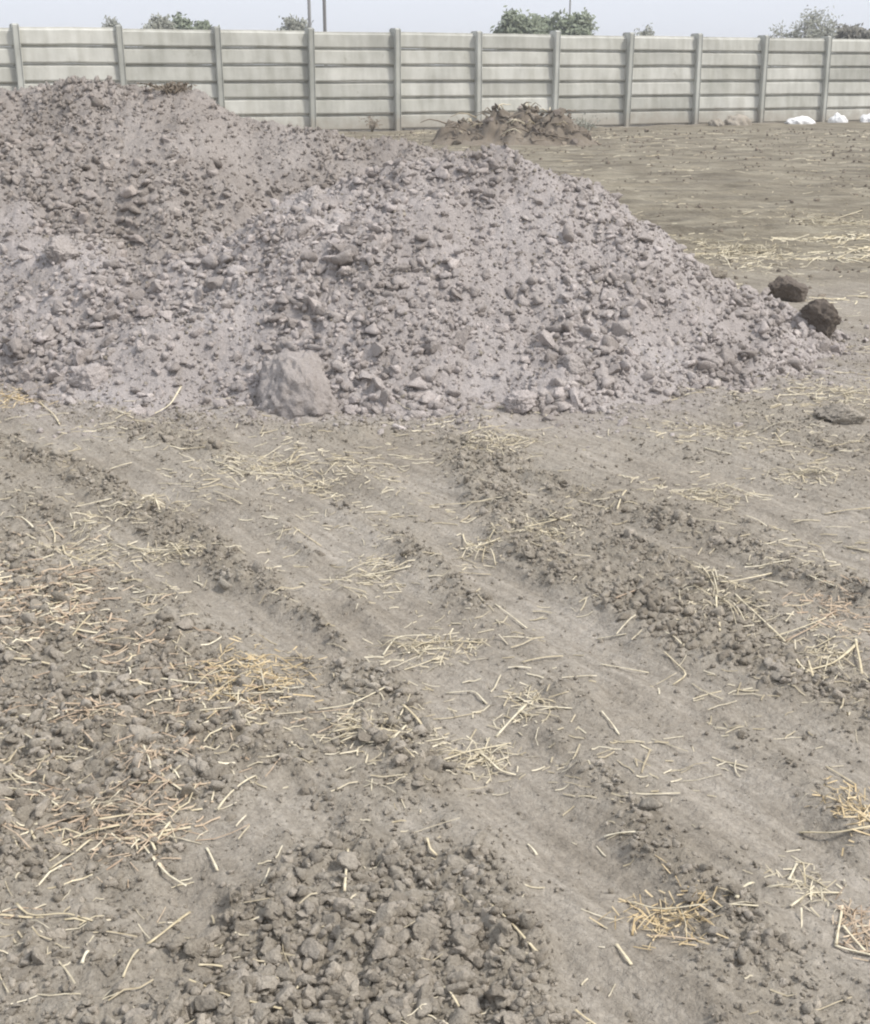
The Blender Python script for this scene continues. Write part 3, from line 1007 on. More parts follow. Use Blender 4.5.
crumpled('plastic_sheet', 800, 0.85, 0.5, 0.17, 0.8, 'crumpled white plastic sheet at the wall foot, left of the round white bag', 31)
crumpled('plastic_bag', 838, 0.50, 0.45, 0.22, 1.0, 'round white plastic bag lying at the wall foot near the right edge', 32, cat='plastic bag')
crumpled('plastic_bag', 868, 0.5, 0.4, 0.2, 0.9, 'white plastic bag cut off by the right edge at the wall foot', 33, cat='plastic bag')
crumpled('rubble_mound', 737, 0.75, 0.5, 0.24, 0.9, 'low pale grey rubble mound at the wall foot left of the plastic', 34, 'clod', 'rubble')
crumpled('rubble_mound', 716, 0.42, 0.35, 0.17, 1.0, 'smallest pale rubble lump at the wall foot, beside the larger mound', 35, 'clod', 'rubble')


# ---------------------------------------------------------------- trees and poles beyond the wall
def tree(name, px, top_py, width_px, dist, kind, label, seed, group='trees beyond the wall'):
    x = (px - 435) / FPX * dist * CP
    y = dist
    H = CAM_H + (72 - top_py) / FPX * dist * CP * CP
    W = width_px / FPX * dist
    r = random.Random(seed)
    root = empty(name, (x, y, 0.0), label, 'tree', group)
    fork = H * (0.30 if kind != 'bare' else 0.35)
    V, F = [], []

    def add(pts, rad, sides=6):
        b = len(V); v, f = tube(pts, rad, sides)
        V.extend(v); F.extend([tuple(i + b for i in q) for q in f])
    tr = 0.03 * H + 0.04
    add([(0, 0, -0.1), (r.gauss(0, .05), r.gauss(0, .05), fork * 0.5), (r.gauss(0, .1), r.gauss(0, .1), fork)], [tr * 1.3, tr, tr * 0.85], 8)
    ends = []

    def grow(p, d, L, rad, lev):
        q1 = p + d * L * 0.5 + Vector((r.gauss(0, .06), r.gauss(0, .06), r.gauss(0, .04))) * L
        q2 = p + d * L + Vector((r.gauss(0, .08), r.gauss(0, .08), r.gauss(0, .06))) * L
        add([p, q1, q2], [rad, rad * 0.8, rad * 0.55], 4 if lev else 6)
        ends.append((q2, lev))
        if lev >= (4 if kind == 'bare' else 3):
            return
        for _ in range(3 if lev < 2 else 2 + (kind == 'bare')):
            nd = (d + Vector((r.gauss(0, .6), r.gauss(0, .6), r.gauss(0.12, .38)))).normalized()
            grow(q2, nd, L * r.uniform(0.55, 0.8), rad * 0.55, lev + 1)
    for k in range(6):
        a = k * 1.05 + r.uniform(-.3, .3)
        out = r.uniform(0.35, 1.0)
        d = Vector((math.cos(a) * out * W / H * 1.5, math.sin(a) * out * W / H * 1.5, 0.75)).normalized()
        grow(Vector((0, 0, fork * r.uniform(0.7, 1.0))), d, H * 0.27, tr * 0.55, 0)
    sprd = {'bushy': 0.055, 'bare': 0.05, 'loose': 0.06, 'dense': 0.06}[kind] * (H + W) / 2.2
    # fit the branching into the height and width the tree has
    zmax = max(v.z for v, _ in ends); wmax = max(1e-3, max(abs(v.x) for v, _ in ends))
    kz = (H - 1.6 * sprd - fork) / max(0.1, zmax - fork); kx = max(0.3, (W / 2 - 0.8 * sprd)) / wmax

    def fit(v):
        return Vector((v.x * (1 if v.z < fork * 0.6 else kx), v.y * (1 if v.z < fork * 0.6 else kx), v.z if v.z < fork else fork + (v.z - fork) * kz))
    me = bpy.data.meshes.new('trunk'); me.from_pydata([tuple(fit(v)) for v in V], [], F); me.update()
    obj('trunk', me, M['bark'], root)
    ends = [(fit(v), lv) for v, lv in ends]
    LV, LF = [], []
    per = {'bushy': 30, 'bare': 3, 'loose': 12, 'dense': 30}[kind]
    ls = {'bushy': 0.13, 'bare': 0.08, 'loose': 0.11, 'dense': 0.13}[kind]
    spread = sprd
    for p, lev in ends:
        if lev < 2:
            continue
        for _ in range(per):
            c = p + Vector((r.gauss(0, 1), r.gauss(0, 1), r.gauss(0, .75))) * spread
            u = Vector((r.gauss(0, 1), r.gauss(0, 1), r.gauss(0, 1))).normalized() * ls * r.uniform(0.7, 1.4)
            v = u.orthogonal().normalized() * ls * 0.5
            b = len(LV)
            LV += [c - u, c + v, c + u, c - v]; LF.append((b, b + 1, b + 2, b + 3))
    me = bpy.data.meshes.new('crown'); me.from_pydata([tuple(v) for v in LV], [], LF); me.update()
    mat = {'bushy': 'leaf', 'bare': 'leaf_grey', 'loose': 'leaf_grey', 'dense': 'leaf_dark'}[kind]
    obj('crown', me, M[mat], root)


tree('leafy_tree', 522, 9, 66, 62, 'bushy', 'leafy green tree above the wall, left half of the green pair', 1)
tree('leafy_tree', 562, 10, 66, 63, 'bushy', 'leafy green tree above the wall, right half of the green pair', 2)
tree('small_tree', 640, 24, 48, 70, 'loose', 'low grey-green treetop just above the wall, right of the green pair', 3)
tree('bare_tree', 800, 3, 74, 58, 'bare', 'sparse tree with thin bare twigs above the wall near the right edge', 4)
tree('dense_tree', 858, 21, 74, 60, 'dense', 'dark brownish treetop above the wall at the right edge', 5)
tree('leafy_tree', 160, 13, 34, 64, 'loose', 'small round treetop above the wall left of the long low one', 6)
tree('dense_tree', 195, 15, 46, 66, 'bushy', 'long low green treetop above the wall at the left', 7)
tree('small_tree', 116, 14, 22, 75, 'bare', 'faint thin treetop above the wall, leftmost of all', 8)
tree('small_tree', 297, 14, 40, 70, 'loose', 'thin grey treetop above the wall beside the two poles', 9)


def pole(px, dist, h, r0, mat, label, arm=True):
    x = (px - 435) / FPX * dist * CP
    root = empty('utility_pole', (x, dist, 0), label, 'utility pole', 'poles beyond the wall')
    obj('shaft', tube_mesh('shaft', [(0, 0, -0.2), (0.0, 0, h * 0.5), (0, 0, h)], [r0, r0 * 0.9, r0 * 0.75], 10), M[mat], root)
    if arm:
        obj('crossarm', tube_mesh('crossarm', [(-0.7, -0.1, h - 0.5), (0.7, -0.1, h - 0.5)], [0.05, 0.05], 4), M[mat], root)
        for s in (-0.62, 0.62):
            obj('insulator', tube_mesh('insulator', [(s, -0.1, h - 0.45), (s, -0.1, h - 0.36), (s, -0.1, h - 0.28)], [0.05, 0.06, 0.03], 8), M['bag'], root)


pole(311, 58, 8.5, 0.075, 'pole_pale', 'pale slim pole beyond the wall, left one of the close pair')
pole(326, 55, 8.0, 0.075, 'pole', 'dark slim pole beyond the wall, right one of the close pair')
pole(568, 75, 8.0, 0.05, 'pole', 'thin pole rising behind the leafy green trees', True)

# ---------------------------------------------------------------- straw
def drape(points, lift, seg):
    """points on the ground -> a polyline lying over the soil, lifted here and there"""
    p = np.array(points, float)
    d = np.concatenate([[0], np.cumsum(np.hypot(*np.diff(p, axis=0).T))])
    t = np.linspace(0, d[-1], seg + 1)
    x = np.interp(t, d, p[:, 0]); y = np.interp(t, d, p[:, 1])
    if len(p) > 2 and seg > 6:                                 # soften the corner
        x[1:-1] = 0.25 * x[:-2] + 0.5 * x[1:-1] + 0.25 * x[2:]; y[1:-1] = 0.25 * y[:-2] + 0.5 * y[1:-1] + 0.25 * y[2:]
    z = surf(x, y)
    # a stiff stalk bridges the hollows: a gentle curve that clears most of the soil under it
    k = t / t[-1] - 0.5
    c2, c1, c0 = np.polyfit(k, z, 2)
    c2 = np.clip(c2, -0.25 * d[-1], 0.12 * d[-1])
    line = c2 * k * k + c1 * k
    z = line + np.quantile(z - line, 0.8) + lift
    return np.stack([x, y, z], 1), d[-1]


def stalk_obj(name, pts, rad, mat, rr_, parent=None, origin=None, lift=None, hump=0.0, seg=7):
    q, L = drape(pts, rad if lift is None else lift, seg)
    t = np.linspace(0, 1, len(q))
    q[:, 2] += hump * np.sin(t * math.pi) + rr_.gauss(0, 0.002) * (t - 0.5)
    q[:, 0] += rr_.gauss(0, 0.006) * L * np.sin(t * math.pi * rr_.choice([1, 2]))
    q[:, 1] += rr_.gauss(0, 0.006) * L * np.sin(t * math.pi * rr_.choice([1, 2]))
    radii = [rad * (0.85 + 0.25 * math.sin(3 + 5 * a)) * (1 - 0.35 * a) for a in t]
    if origin is None:
        origin = q[len(q) // 2].copy()
        loc = origin
    else:
        loc = (0, 0, 0)
    me = tube_mesh('stalk', [tuple(v) for v in q - np.array(origin)], radii, 5, 0.4)
    return obj(name, me, M[mat], parent, tuple(loc))


def ground_scale(px, py):
    a = at(px, py); b = at(px + 1, py)
    return math.hypot(a[0] - b[0], a[1] - b[1])               # metres in a pixel across


LAND = []          # landmarks for the labels of the loose stalks: pixel and phrase
TUFTS = [  # px, py, spread px (across, along), stems, material, mode, name, label, short name for neighbours
    (250, 682, 48, 26, 46, 'gold', 'mat', 'thick golden patch of flattened straw on the tilled soil left of centre', 'the golden straw patch'),
    (718, 598, 40, 34, 20, 'straw', 'star', 'pulled-up straw clump with stalks fanning out on the rough band at right', 'the fanned straw clump'),
    (828, 655, 40, 30, 22, 'straw', 'mat', 'bulky pale straw clump with upright stalks near the right edge', 'the bulky straw clump'),
    (838, 612, 34, 26, 16, 'red', 'mat', 'russet root clump above the bulky straw clump at the right edge', 'the russet root clump'),
    (672, 918, 44, 24, 22, 'gold', 'mat', 'orange-gold straw tuft with long crossing stalks at the lower right', 'the orange-gold tuft'),
    (858, 818, 30, 20, 16, 'gold', 'mat', 'orange straw tuft cut off by the right edge', 'the orange edge tuft'),
    (860, 926, 18, 22, 8, 'red', 'mat', 'dark russet root tuft cut off by the right edge near the bottom', 'the dark russet edge tuft'),
    (365, 738, 44, 18, 20, 'straw', 'bundle', 'pale bundle of straw lying crosswise below the centre', 'the pale crosswise bundle'),
    (482, 752, 36, 20, 12, 'straw', 'star', 'spidery straw tuft on the smooth track just below centre', 'the spidery tuft'),
    (527, 704, 26, 14, 9, 'straw', 'star', 'small forked tuft of pale straw on the smooth track', 'the forked tuft'),
    (432, 646, 52, 16, 18, 'straw', 'bundle', 'long loose row of pale straw across the middle of the track', 'the long straw row'),
    (378, 572, 34, 16, 14, 'straw', 'bundle', 'pale straw wisp with a dark edge in the upper middle', 'the dark-edged wisp'),
    (545, 534, 32, 14, 16, 'straw', 'bundle', 'yellowish straw bundle in the rough soil right of the middle', 'the yellowish bundle'),
    (500, 448, 40, 14, 22, 'litter', 'star', 'dull dry tuft just below the foot of the heap', 'the dull tuft'),
    (115, 828, 66, 30, 34, 'red', 'bundle', 'large russet straw patch with long slanting stalks at the lower left', 'the large russet patch'),
    (52, 590, 46, 22, 18, 'red', 'bundle', 'russet straw lying on clods at the left edge, above the tilled patch', 'the russet left-edge straw'),
    (72, 550, 46, 18, 24, 'straw', 'mat', 'pale tangled straw at the left, below the uppermost wheel track', 'the pale tangled straw'),
    (252, 470, 48, 10, 20, 'straw', 'bundle', 'pale straw strip in front of the left half of the heap', 'the pale strip by the heap'),
    (36, 630, 50, 24, 20, 'red', 'mat', 'dull russet straw scattered among clods at the left edge', 'the dull russet scatter'),
    (745, 254, 60, 14, 46, 'straw', 'mat', 'pale yellow straw drift behind the right shoulder of the heap', 'the yellow drift'),
    (838, 222, 50, 10, 26, 'straw', 'bundle', 'pale straw streak on the brown field at the upper right', 'the upper right streak'),
    (835, 398, 44, 16, 30, 'straw', 'mat', 'pale straw spread beside the low brown clod right of the heap', 'the straw spread'),
    (10, 402, 34, 8, 22, 'gold', 'mat', 'golden straw at the left foot of the heap', 'the heap-foot straw'),
    (145, 772, 30, 22, 12, 'red', 'star', 'thin upright russet sprigs in the tilled patch at left', 'the russet sprigs'),
    (85, 726, 42, 9, 10, 'red', 'bundle', 'straight rust-coloured straw bundle lying across the clods at left', 'the rust-coloured bundle'),
    (806, 886, 34, 24, 8, 'straw', 'star', 'few thin sprigs of straw on smooth soil at the lower right', 'the thin sprigs'),
    (808, 474, 44, 8, 14, 'straw', 'bundle', 'thin yellowish straw strip on the track at the right, below the heap tip', 'the thin yellowish strip'),
    (486, 546, 26, 12, 9, 'straw', 'star', 'small pale sprig on the edge of the rough band in the middle', 'the small middle sprig'),
    (712, 494, 40, 8, 12, 'litter', 'bundle', 'faint straw strip on the smooth track right of the middle', 'the faint strip'),
    (150, 510, 40, 9, 12, 'straw', 'bundle', 'pale straw strip beside the upper left ridge of broken soil', 'the strip by the left ridge'),
    (160, 555, 46, 8, 14, 'straw', 'bundle', 'pale straw row on the smooth soil at the left', 'the pale left row'),
    (320, 480, 40, 12, 14, 'straw', 'bundle', 'loose straw strip in front of the earth block', 'the strip by the block'),
    (720, 430, 60, 10, 16, 'litter', 'bundle', 'dull straw litter on the field right of the heap foot', 'the dull litter at right'),
]
tr_ = random.Random(17)
for k, (px, py, sx, sy, n, mat, mode, label, short) in enumerate(TUFTS):
    cx, cy = at(px, py)
    sc_ = ground_scale(px, py)
    wx = sx * sc_
    y0, y1 = at(px, py + sy)[1], at(px, py - sy)[1]
    wy = (y1 - y0) / 2
    cz = float(surf(np.array([cx]), np.array([cy]), False)[0])
    root = empty('straw_tuft', (cx, cy, cz), label, 'straw tuft', 'straw tufts on the field')
    LAND.append((px, py, short))
    org = (cx, cy, cz)
    main = tr_.uniform(-0.35, 0.25) if mode != 'star' else 0
    near_r = 0.00115 + 0.0005 * cy ** 0.75
    n = max(6, int(n * (1.7 if py < 300 else 0.75)))
    for j in range(n):
        if mode == 'star':
            a = tr_.uniform(0, 6.28)
            r0, r1 = tr_.uniform(0, 0.3), tr_.uniform(0.5, 1.25)
            p = [(cx + math.cos(a) * wx * r0, cy + math.sin(a) * wy * r0), (cx + math.cos(a + tr_.gauss(0, .15)) * wx * r1, cy + math.sin(a + tr_.gauss(0, .15)) * wy * r1)]
            hump = abs(tr_.gauss(0, 0.25)) * min(wx, 0.12)
        else:
            ux, uy = tr_.gauss(0, 0.46), tr_.gauss(0, 0.5)
            mx, my = cx + ux * wx, cy + uy * wy
            a = main + tr_.gauss(0, 0.5 if mode == 'bundle' else 1.1)
            L = min(tr_.uniform(0.2, 1.5) * wx, 0.17 + 0.012 * cy)
            bend = tr_.gauss(0, 0.45)
            p = [(mx - math.cos(a) * L / 2, my - math.sin(a) * L / 2), (mx, my), (mx + math.cos(a + bend) * L / 2, my + math.sin(a + bend) * L / 2)]
            hump = abs(tr_.gauss(0, 0.012)) + (0.03 * tr_.random() if tr_.random() < 0.2 else 0)
        m2 = mat if tr_.random() < 0.75 else tr_.choice(['straw', 'litter'])
        stalk_obj('stem', p, near_r * tr_.uniform(0.45, 1.35), m2, tr_, root, org, None, hump * 0.7, 4)
    # fine broken bits under the stems
    nb = int(35 + n * 7)
    a = RNG.uniform(0, 6.28, nb); L = RNG.uniform(0.012, 0.05, nb) * (0.7 + 0.12 * cy)
    mx = cx + RNG.normal(0, 0.60, nb) * wx; my = cy + RNG.normal(0, 0.65, nb) * wy
    mz = surf(mx, my) + 0.003
    dx, dy = np.cos(a) * L / 2, np.sin(a) * L / 2
    w = near_r * RNG.uniform(0.35, 0.8, nb)
    px_, py_ = -np.sin(a) * w, np.cos(a) * w
    tz = RNG.normal(0, 0.12, nb) * L
    V = np.stack([np.stack([mx - dx + px_, my - dy + py_, mz - tz + w], 1), np.stack([mx - dx - px_, my - dy - py_, mz - tz], 1),
                  np.stack([mx + dx - px_, my + dy - py_, mz + tz], 1), np.stack([mx + dx + px_, my + dy + py_, mz + tz + w], 1),
                  np.stack([mx, my, mz + 1.6 * w], 1)], 1).reshape(-1, 3) - np.array(org)
    b = (np.arange(nb) * 5)[:, None]
    F = np.concatenate([b + np.array([[0, 1, 4]]), b + np.array([[1, 2, 4]]), b + np.array([[2, 3, 4]]), b + np.array([[3, 0, 4]])])
    o = obj('chaff', mesh_from('chaff', V, F, False), M[mat if mat != 'straw' else 'litter'], root)
    o['kind'] = 'stuff'

# stalks that can be told apart, traced where they lie: pixel points, thickness factor, material
STALKS = [
    ([(25, 627), (52, 616), (80, 612)], 1.3, 'straw'), ([(72, 652), (92, 625)], 1.0, 'straw'), ([(105, 653), (137, 652)], 1.1, 'straw'),
    ([(50, 734), (88, 728), (122, 719)], 1.3, 'red'), ([(0, 788), (38, 794), (60, 816)], 1.2, 'straw'), ([(145, 762), (150, 774), (152, 789)], 1.0, 'straw'),
    ([(138, 788), (147, 768)], 0.8, 'red'), ([(218, 820), (238, 800), (256, 781)], 1.2, 'straw'), ([(225, 706), (284, 703)], 1.1, 'straw'),
    ([(117, 698), (133, 692), (130, 683)], 0.9, 'straw'), ([(24, 741), (37, 755)], 1.4, 'straw'),
    ([(40, 863), (85, 846), (126, 831)], 1.4, 'straw'), ([(50, 876), (76, 864), (92, 848)], 1.1, 'straw'), ([(34, 841), (76, 826), (112, 825)], 1.2, 'red'),
    ([(148, 950), (168, 932), (190, 909)], 1.4, 'straw'), ([(124, 990), (132, 974), (140, 958)], 1.0, 'straw'), ([(182, 990), (228, 1010), (282, 1024)], 1.4, 'straw'),
    ([(18, 916), (30, 928), (68, 922), (96, 932)], 1.2, 'straw'), ([(143, 841), (156, 857)], 1.3, 'straw'), ([(156, 852), (171, 834)], 1.3, 'straw'),
    ([(207, 853), (218, 876)], 1.2, 'straw'), ([(199, 972), (223, 971)], 1.6, 'straw'), ([(104, 1006), (126, 1003)], 1.1, 'straw'), ([(83, 975), (90, 964)], 1.4, 'straw'),
    ([(348, 854), (347, 880), (345, 907)], 1.2, 'straw'), ([(490, 919), (513, 942), (538, 969)], 1.4, 'straw'), ([(348, 930), (382, 930)], 0.9, 'straw'),
    ([(427, 849), (430, 858), (437, 861)], 1.5, 'straw'), ([(334, 937), (349, 946)], 1.2, 'straw'), ([(289, 1008), (305, 990)], 1.3, 'straw'),
    ([(444, 1008), (459, 1021)], 1.2, 'straw'), ([(528, 838), (537, 851)], 1.1, 'straw'), ([(604, 835), (641, 839)], 1.4, 'straw'),
    ([(800, 827), (835, 838), (872, 838)], 1.7, 'straw'), ([(848, 814), (872, 831)], 1.5, 'gold'), ([(630, 895), (660, 914), (705, 914), (757, 921)], 1.2, 'straw'),
    ([(735, 913), (753, 887)], 1.6, 'straw'), ([(718, 897), (738, 910)], 1.3, 'straw'), ([(650, 941), (696, 945)], 1.2, 'red'), ([(632, 936), (636, 914)], 1.0, 'gold'),
    ([(616, 952), (631, 970)], 1.7, 'straw'), ([(790, 911), (808, 895), (842, 890)], 1.2, 'straw'), ([(789, 880), (797, 862)], 1.2, 'straw'),
    ([(836, 944), (842, 909)], 1.2, 'straw'), ([(835, 944), (872, 956)], 1.5, 'straw'), ([(843, 927), (867, 952)], 1.3, 'straw'), ([(575, 1014), (602, 1025)], 1.3, 'straw'),
    ([(318, 717), (350, 711), (385, 693)], 1.2, 'straw'), ([(403, 712), (425, 734)], 1.6, 'straw'), ([(333, 743), (397, 737)], 1.4, 'straw'), ([(340, 751), (398, 741)], 1.2, 'straw'),
    ([(389, 754), (406, 729)], 1.3, 'straw'), ([(399, 755), (414, 773)], 0.9, 'straw'), ([(383, 650), (396, 635), (432, 632)], 1.0, 'straw'), ([(412, 644), (448, 640), (482, 641)], 1.2, 'straw'),
    ([(404, 671), (438, 657)], 1.1, 'straw'), ([(379, 661), (404, 660)], 1.2, 'straw'), ([(446, 691), (475, 691), (487, 703)], 1.0, 'straw'), ([(496, 731), (526, 708)], 1.4, 'straw'),
    ([(516, 699), (535, 711), (572, 712)], 1.1, 'straw'), ([(441, 763), (470, 748), (511, 737)], 1.2, 'straw'), ([(480, 748), (500, 768), (516, 769)], 1.3, 'straw'), ([(522, 664), (563, 657)], 1.3, 'straw'),
    ([(495, 606), (527, 625)], 0.9, 'straw'), ([(615, 613), (642, 599)], 1.2, 'red'), ([(597, 634), (626, 637)], 1.1, 'straw'), ([(600, 664), (649, 669)], 1.2, 'straw'),
    ([(664, 657), (688, 676), (673, 683)], 1.0, 'straw'), ([(601, 716), (619, 736)], 0.9, 'straw'), ([(665, 645), (683, 653)], 1.2, 'straw'), ([(826, 766), (856, 786)], 1.0, 'straw'),
    ([(5, 520), (20, 521), (36, 534)], 1.3, 'straw'), ([(62, 541), (66, 557), (82, 560)], 1.4, 'straw'), ([(130, 551), (165, 553), (202, 552)], 1.6, 'straw'), ([(56, 593), (76, 586), (96, 577)], 1.5, 'red'),
    ([(75, 511), (112, 503)], 1.3, 'straw'), ([(180, 455), (214, 454)], 1.3, 'straw'), ([(210, 465), (246, 478), (282, 473)], 1.2, 'straw'), ([(148, 416), (170, 410), (182, 400)], 1.5, 'straw'),
    ([(40, 405), (53, 417), (60, 428)], 1.2, 'straw'), ([(214, 499), (242, 511)], 1.0, 'straw'), ([(38, 618), (80, 610)], 1.1, 'straw'), ([(110, 468), (132, 465)], 1.5, 'straw'),
    ([(325, 465), (360, 468)], 1.4, 'straw'), ([(367, 467), (393, 464)], 1.4, 'straw'), ([(289, 471), (320, 485)], 1.2, 'straw'), ([(430, 506), (467, 505)], 1.1, 'straw'),
    ([(365, 573), (411, 570)], 1.4, 'straw'), ([(344, 588), (366, 588)], 1.2, 'straw'), ([(463, 534), (470, 550), (500, 544)], 1.2, 'straw'), ([(524, 536), (571, 524)], 1.4, 'straw'),
    ([(560, 560), (590, 557)], 1.1, 'straw'), ([(459, 571), (491, 568)], 1.3, 'litter'), ([(294, 532), (321, 543)], 1.0, 'straw'), ([(481, 484), (498, 496)], 1.1, 'straw'),
    ([(617, 511), (626, 497)], 1.2, 'straw'), ([(688, 517), (693, 524), (736, 527)], 1.1, 'straw'), ([(704, 450), (731, 456)], 1.5, 'straw'), ([(774, 439), (805, 448), (832, 456)], 1.2, 'straw'),
    ([(724, 486), (761, 494)], 1.2, 'straw'), ([(825, 511), (873, 507)], 1.3, 'straw'), ([(774, 523), (794, 538)], 1.5, 'straw'), ([(843, 543), (873, 551)], 1.3, 'straw'),
    ([(804, 581), (836, 593)], 1.3, 'straw'), ([(744, 522), (773, 529)], 1.3, 'straw'), ([(720, 590), (745, 582), (772, 574)], 1.6, 'straw'), ([(716, 600), (719, 640)], 1.3, 'straw'),
    ([(735, 598), (765, 628), (785, 642)], 1.2, 'straw'), ([(785, 641), (815, 632), (836, 612)], 1.3, 'red'), ([(800, 678), (832, 668), (856, 648)], 1.8, 'straw'), ([(795, 668), (805, 688)], 1.3, 'straw'),
    ([(855, 645), (862, 672)], 1.5, 'straw'), ([(806, 665), (812, 690)], 1.3, 'straw'), ([(775, 638), (800, 632), (825, 625)], 1.2, 'straw'), ([(225, 690), (262, 686), (296, 680)], 1.1, 'gold'),
    ([(232, 708), (255, 700), (290, 694)], 1.1, 'gold'), ([(240, 668), (275, 655), (296, 668)], 1.0, 'gold'), ([(775, 432), (782, 444)], 1.0, 'straw'), ([(690, 470), (700, 468)], 1.2, 'straw'),
    ([(810, 213), (835, 218), (862, 210)], 1.6, 'straw'), ([(838, 262), (856, 252), (872, 250)], 1.4, 'straw'), ([(818, 228), (812, 219)], 1.2, 'straw'),
]
sr = random.Random(29)
taken = {}
info = []
for pts, fat, mat in STALKS:
    w = [at(*q) for q in pts]
    mid = pts[len(pts) // 2] if len(pts) > 2 else ((pts[0][0] + pts[1][0]) / 2, (pts[0][1] + pts[1][1]) / 2)
    L = sum(math.hypot(w[i + 1][0] - w[i][0], w[i + 1][1] - w[i][1]) for i in range(len(w) - 1))
    d = [((mid[0] - a) ** 2 + (1.5 * (mid[1] - b)) ** 2, a, b, s) for a, b, s in LAND]
    d2, a, b, s = min(d)
    dx, dy = mid[0] - a, 1.5 * (mid[1] - b)
    side = ('right of' if dx > 0 else 'left of') if abs(dx) > abs(dy) else ('below' if dy > 0 else 'above')
    if d2 < 22 ** 2:
        side = 'across'
    info.append((s, side, d2, pts, w, fat, mat, L, mid))
rank = {}
for s, side, d2, *_ in sorted(info, key=lambda q: q[2]):
    rank.setdefault((s, side), []).append(d2)
ORD = ['nearest to it', 'second nearest to it', 'third nearest to it', 'fourth nearest to it', 'fifth nearest to it', 'sixth nearest to it', 'seventh nearest to it', 'eighth nearest to it', 'ninth nearest to it', 'tenth nearest to it', 'farthest from it']
for s, side, d2, pts, w, fat, mat, L, mid in info:
    k = rank[(s, side)].index(d2)
    tone = {'straw': 'pale', 'red': 'rust-coloured', 'gold': 'golden', 'litter': 'dull'}[mat]
    size = 'long' if L > 0.15 else ('short' if L < 0.06 else 'thin')
    shape = 'bent' if len(pts) > 2 else 'straight'
    tail = '' if len(rank[(s, side)]) == 1 else ', ' + ORD[min(k, len(ORD) - 1)]
    label = '%s %s straw stalk %s %s%s' % (tone, size if shape == 'bent' else size + ' straight', side if side != 'across' else 'lying across', s, tail)
    cy = w[0][1]
    rad = (0.0017 + 0.0006 * cy ** 0.75) * fat * 1.18
    o = stalk_obj('straw_stalk', w, rad, mat, sr, None, None, rad * 0.8, abs(sr.gauss(0, 0.003)) + 0.001, 9)
    tag(o, label, 'straw stalk', 'loose straw stalks on the field')

# straw litter nobody could count, thickest on the left and on the rough bands
def litter_dens(x, y):
    p = smooth(0.0, 0.45, N3.fbm(x * 1.7 + 20, y * 1.7, 3))
    left = smooth(0.4, -1.2, x) if False else 1 - smooth(-1.0, 0.6, x)
    return np.clip(0.06 + 0.7 * p + 0.35 * left * smooth(-0.2, 0.3, N1.fbm(x * 3, y * 3, 2)), 0, 1) * (heap_h(x, y, False) < 0.03)


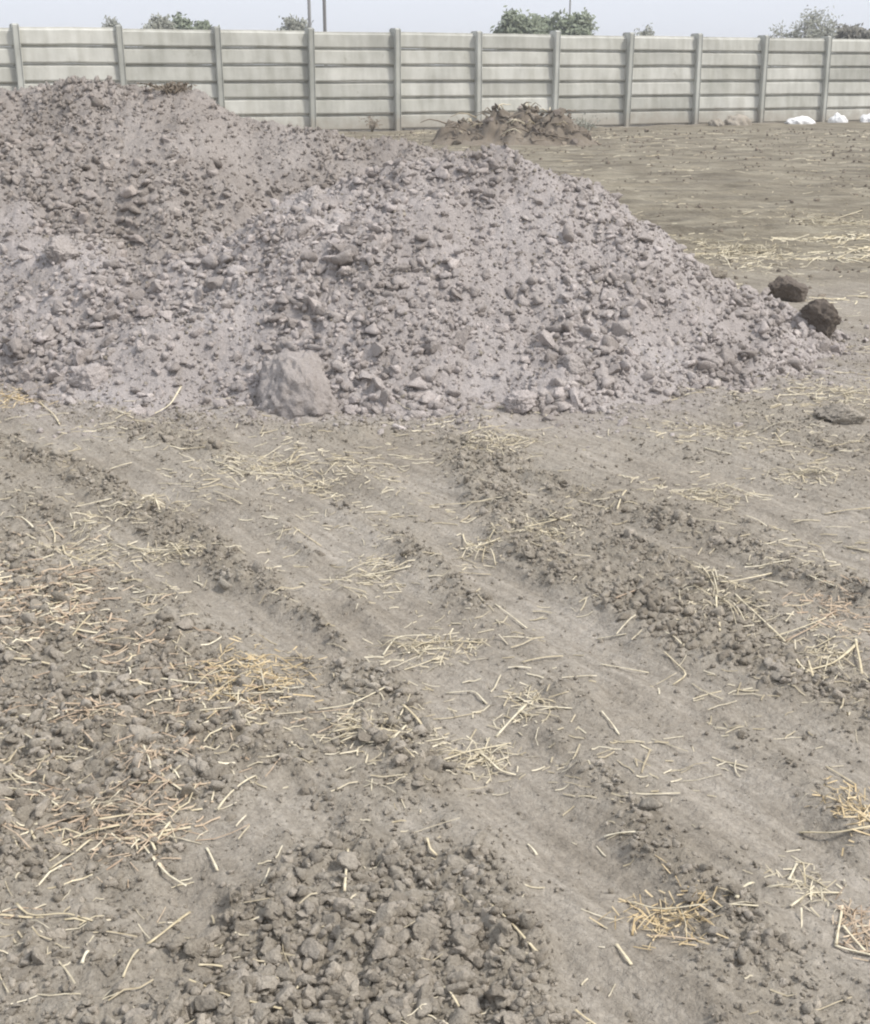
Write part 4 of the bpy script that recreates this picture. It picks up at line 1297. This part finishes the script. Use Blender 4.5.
def litter(n, x0, x1, y0, y1, power, seed, kl, kw, name, mat='litter', dens=litter_dens):
    q = scatter(n, x0, x1, y0, y1, dens, seed, power)
    r = np.random.default_rng(seed + 1)
    a = r.normal(0.0, 0.8, n); L = np.clip(r.lognormal(math.log(0.030), 0.6, n), 0.008, 0.12) * (kl + 0.10 * q[:, 1])
    w = r.uniform(0.0005, 0.0014, n) * (kw + 0.22 * q[:, 1])
    segs = []
    bend = r.normal(0, 0.22, n)
    prev = q - np.stack([np.cos(a), np.sin(a)], 1) * (L / 2)[:, None]
    pts = [prev]
    for k in range(3):
        aa = a + bend * (k - 1) * 0.5
        prev = prev + np.stack([np.cos(aa), np.sin(aa)], 1) * (L / 3)[:, None]
        pts.append(prev)
    V = []
    zc = surf(q[:, 0], q[:, 1])
    tip = r.normal(0, 0.10, n) * L
    for k, p in enumerate(pts):
        z = np.maximum(surf(p[:, 0], p[:, 1]), zc * 0.5 + surf(p[:, 0], p[:, 1]) * 0.5) + 0.0015 + np.abs(tip) * (k / 3) * 0.6
        nx, ny = -np.sin(a) * w, np.cos(a) * w
        V += [np.stack([p[:, 0] + nx, p[:, 1] + ny, z], 1), np.stack([p[:, 0], p[:, 1], z + w * 1.2], 1), np.stack([p[:, 0] - nx, p[:, 1] - ny, z], 1)]
    V = np.stack(V, 1).reshape(-1, 3)
    b = (np.arange(n) * 12)[:, None, None]
    f = []
    for k in range(3):
        i = k * 3
        f += [(i, i + 3, i + 4, i + 1), (i + 1, i + 4, i + 5, i + 2)]
    F = (np.array(f)[None] + b).reshape(-1, 4)
    o = obj(name, mesh_from(name, V, F), M[mat], ground)
    o['kind'] = 'stuff'


litter(3800, -2.4, 2.6, 1.45, 7.2, 1.35, 51, 0.75, 1.0, 'straw_litter')
def left_dens(x, y):
    return (1 - smooth(-0.15, 0.15, poly_sdf(x, y, ZONES[0][0]))) * (0.15 + 0.85 * smooth(-0.05, 0.35, N4.fbm(x * 3.3, y * 3.3, 3)))


litter(420, -2.2, 0.2, 1.8, 4.8, 1.0, 55, 1.4, 1.3, 'russet_straw_litter', 'red', left_dens)
litter(330, -2.2, 0.2, 1.8, 4.8, 1.0, 57, 1.6, 1.3, 'pale_straw_litter', 'straw', left_dens)
litter(900, 1.6, 5.5, 8.6, 12.5, 1.0, 59, 1.4, 1.4, 'straw_drift_litter', 'straw', lambda x, y: smooth(0.05, 0.4, N2.fbm(x * 0.9 + 2, y * 2.2 + 6, 3)) * (heap_h(x, y, False) < 0.02))
litter(1500, -1.0, 12.0, 7.0, 32.0, 1.5, 53, 0.7, 0.7, 'far_straw_litter')

# ---------------------------------------------------------------- the dusty air
HV = [(a, b, c) for c in (-1.2, 11.0) for b in (-45.0, 640.0) for a in (-450.0, 450.0)]
HF = [(0, 1, 3, 2), (4, 6, 7, 5), (0, 4, 5, 1), (2, 3, 7, 6), (0, 2, 6, 4), (1, 5, 7, 3)]
hm = bpy.data.meshes.new('haze'); hm.from_pydata(HV, [], HF); hm.update()
bm = bmesh.new(); bm.from_mesh(hm); bmesh.ops.recalc_face_normals(bm, faces=bm.faces); bm.to_mesh(hm); bm.free()
mh = bpy.data.materials.new('dusty_air'); mh.use_nodes = True
nh = mh.node_tree.nodes; nh.remove(nh['Principled BSDF'])
pv = nh.new('ShaderNodeVolumePrincipled')
pv.inputs['Color'].default_value = (0.93, 0.945, 0.97, 1)
pv.inputs['Density'].default_value = 0.002
mh.node_tree.links.new(pv.outputs['Volume'], nh['Material Output'].inputs['Volume'])
hz_ = obj('haze', hm, mh)
hz_['kind'] = 'stuff'
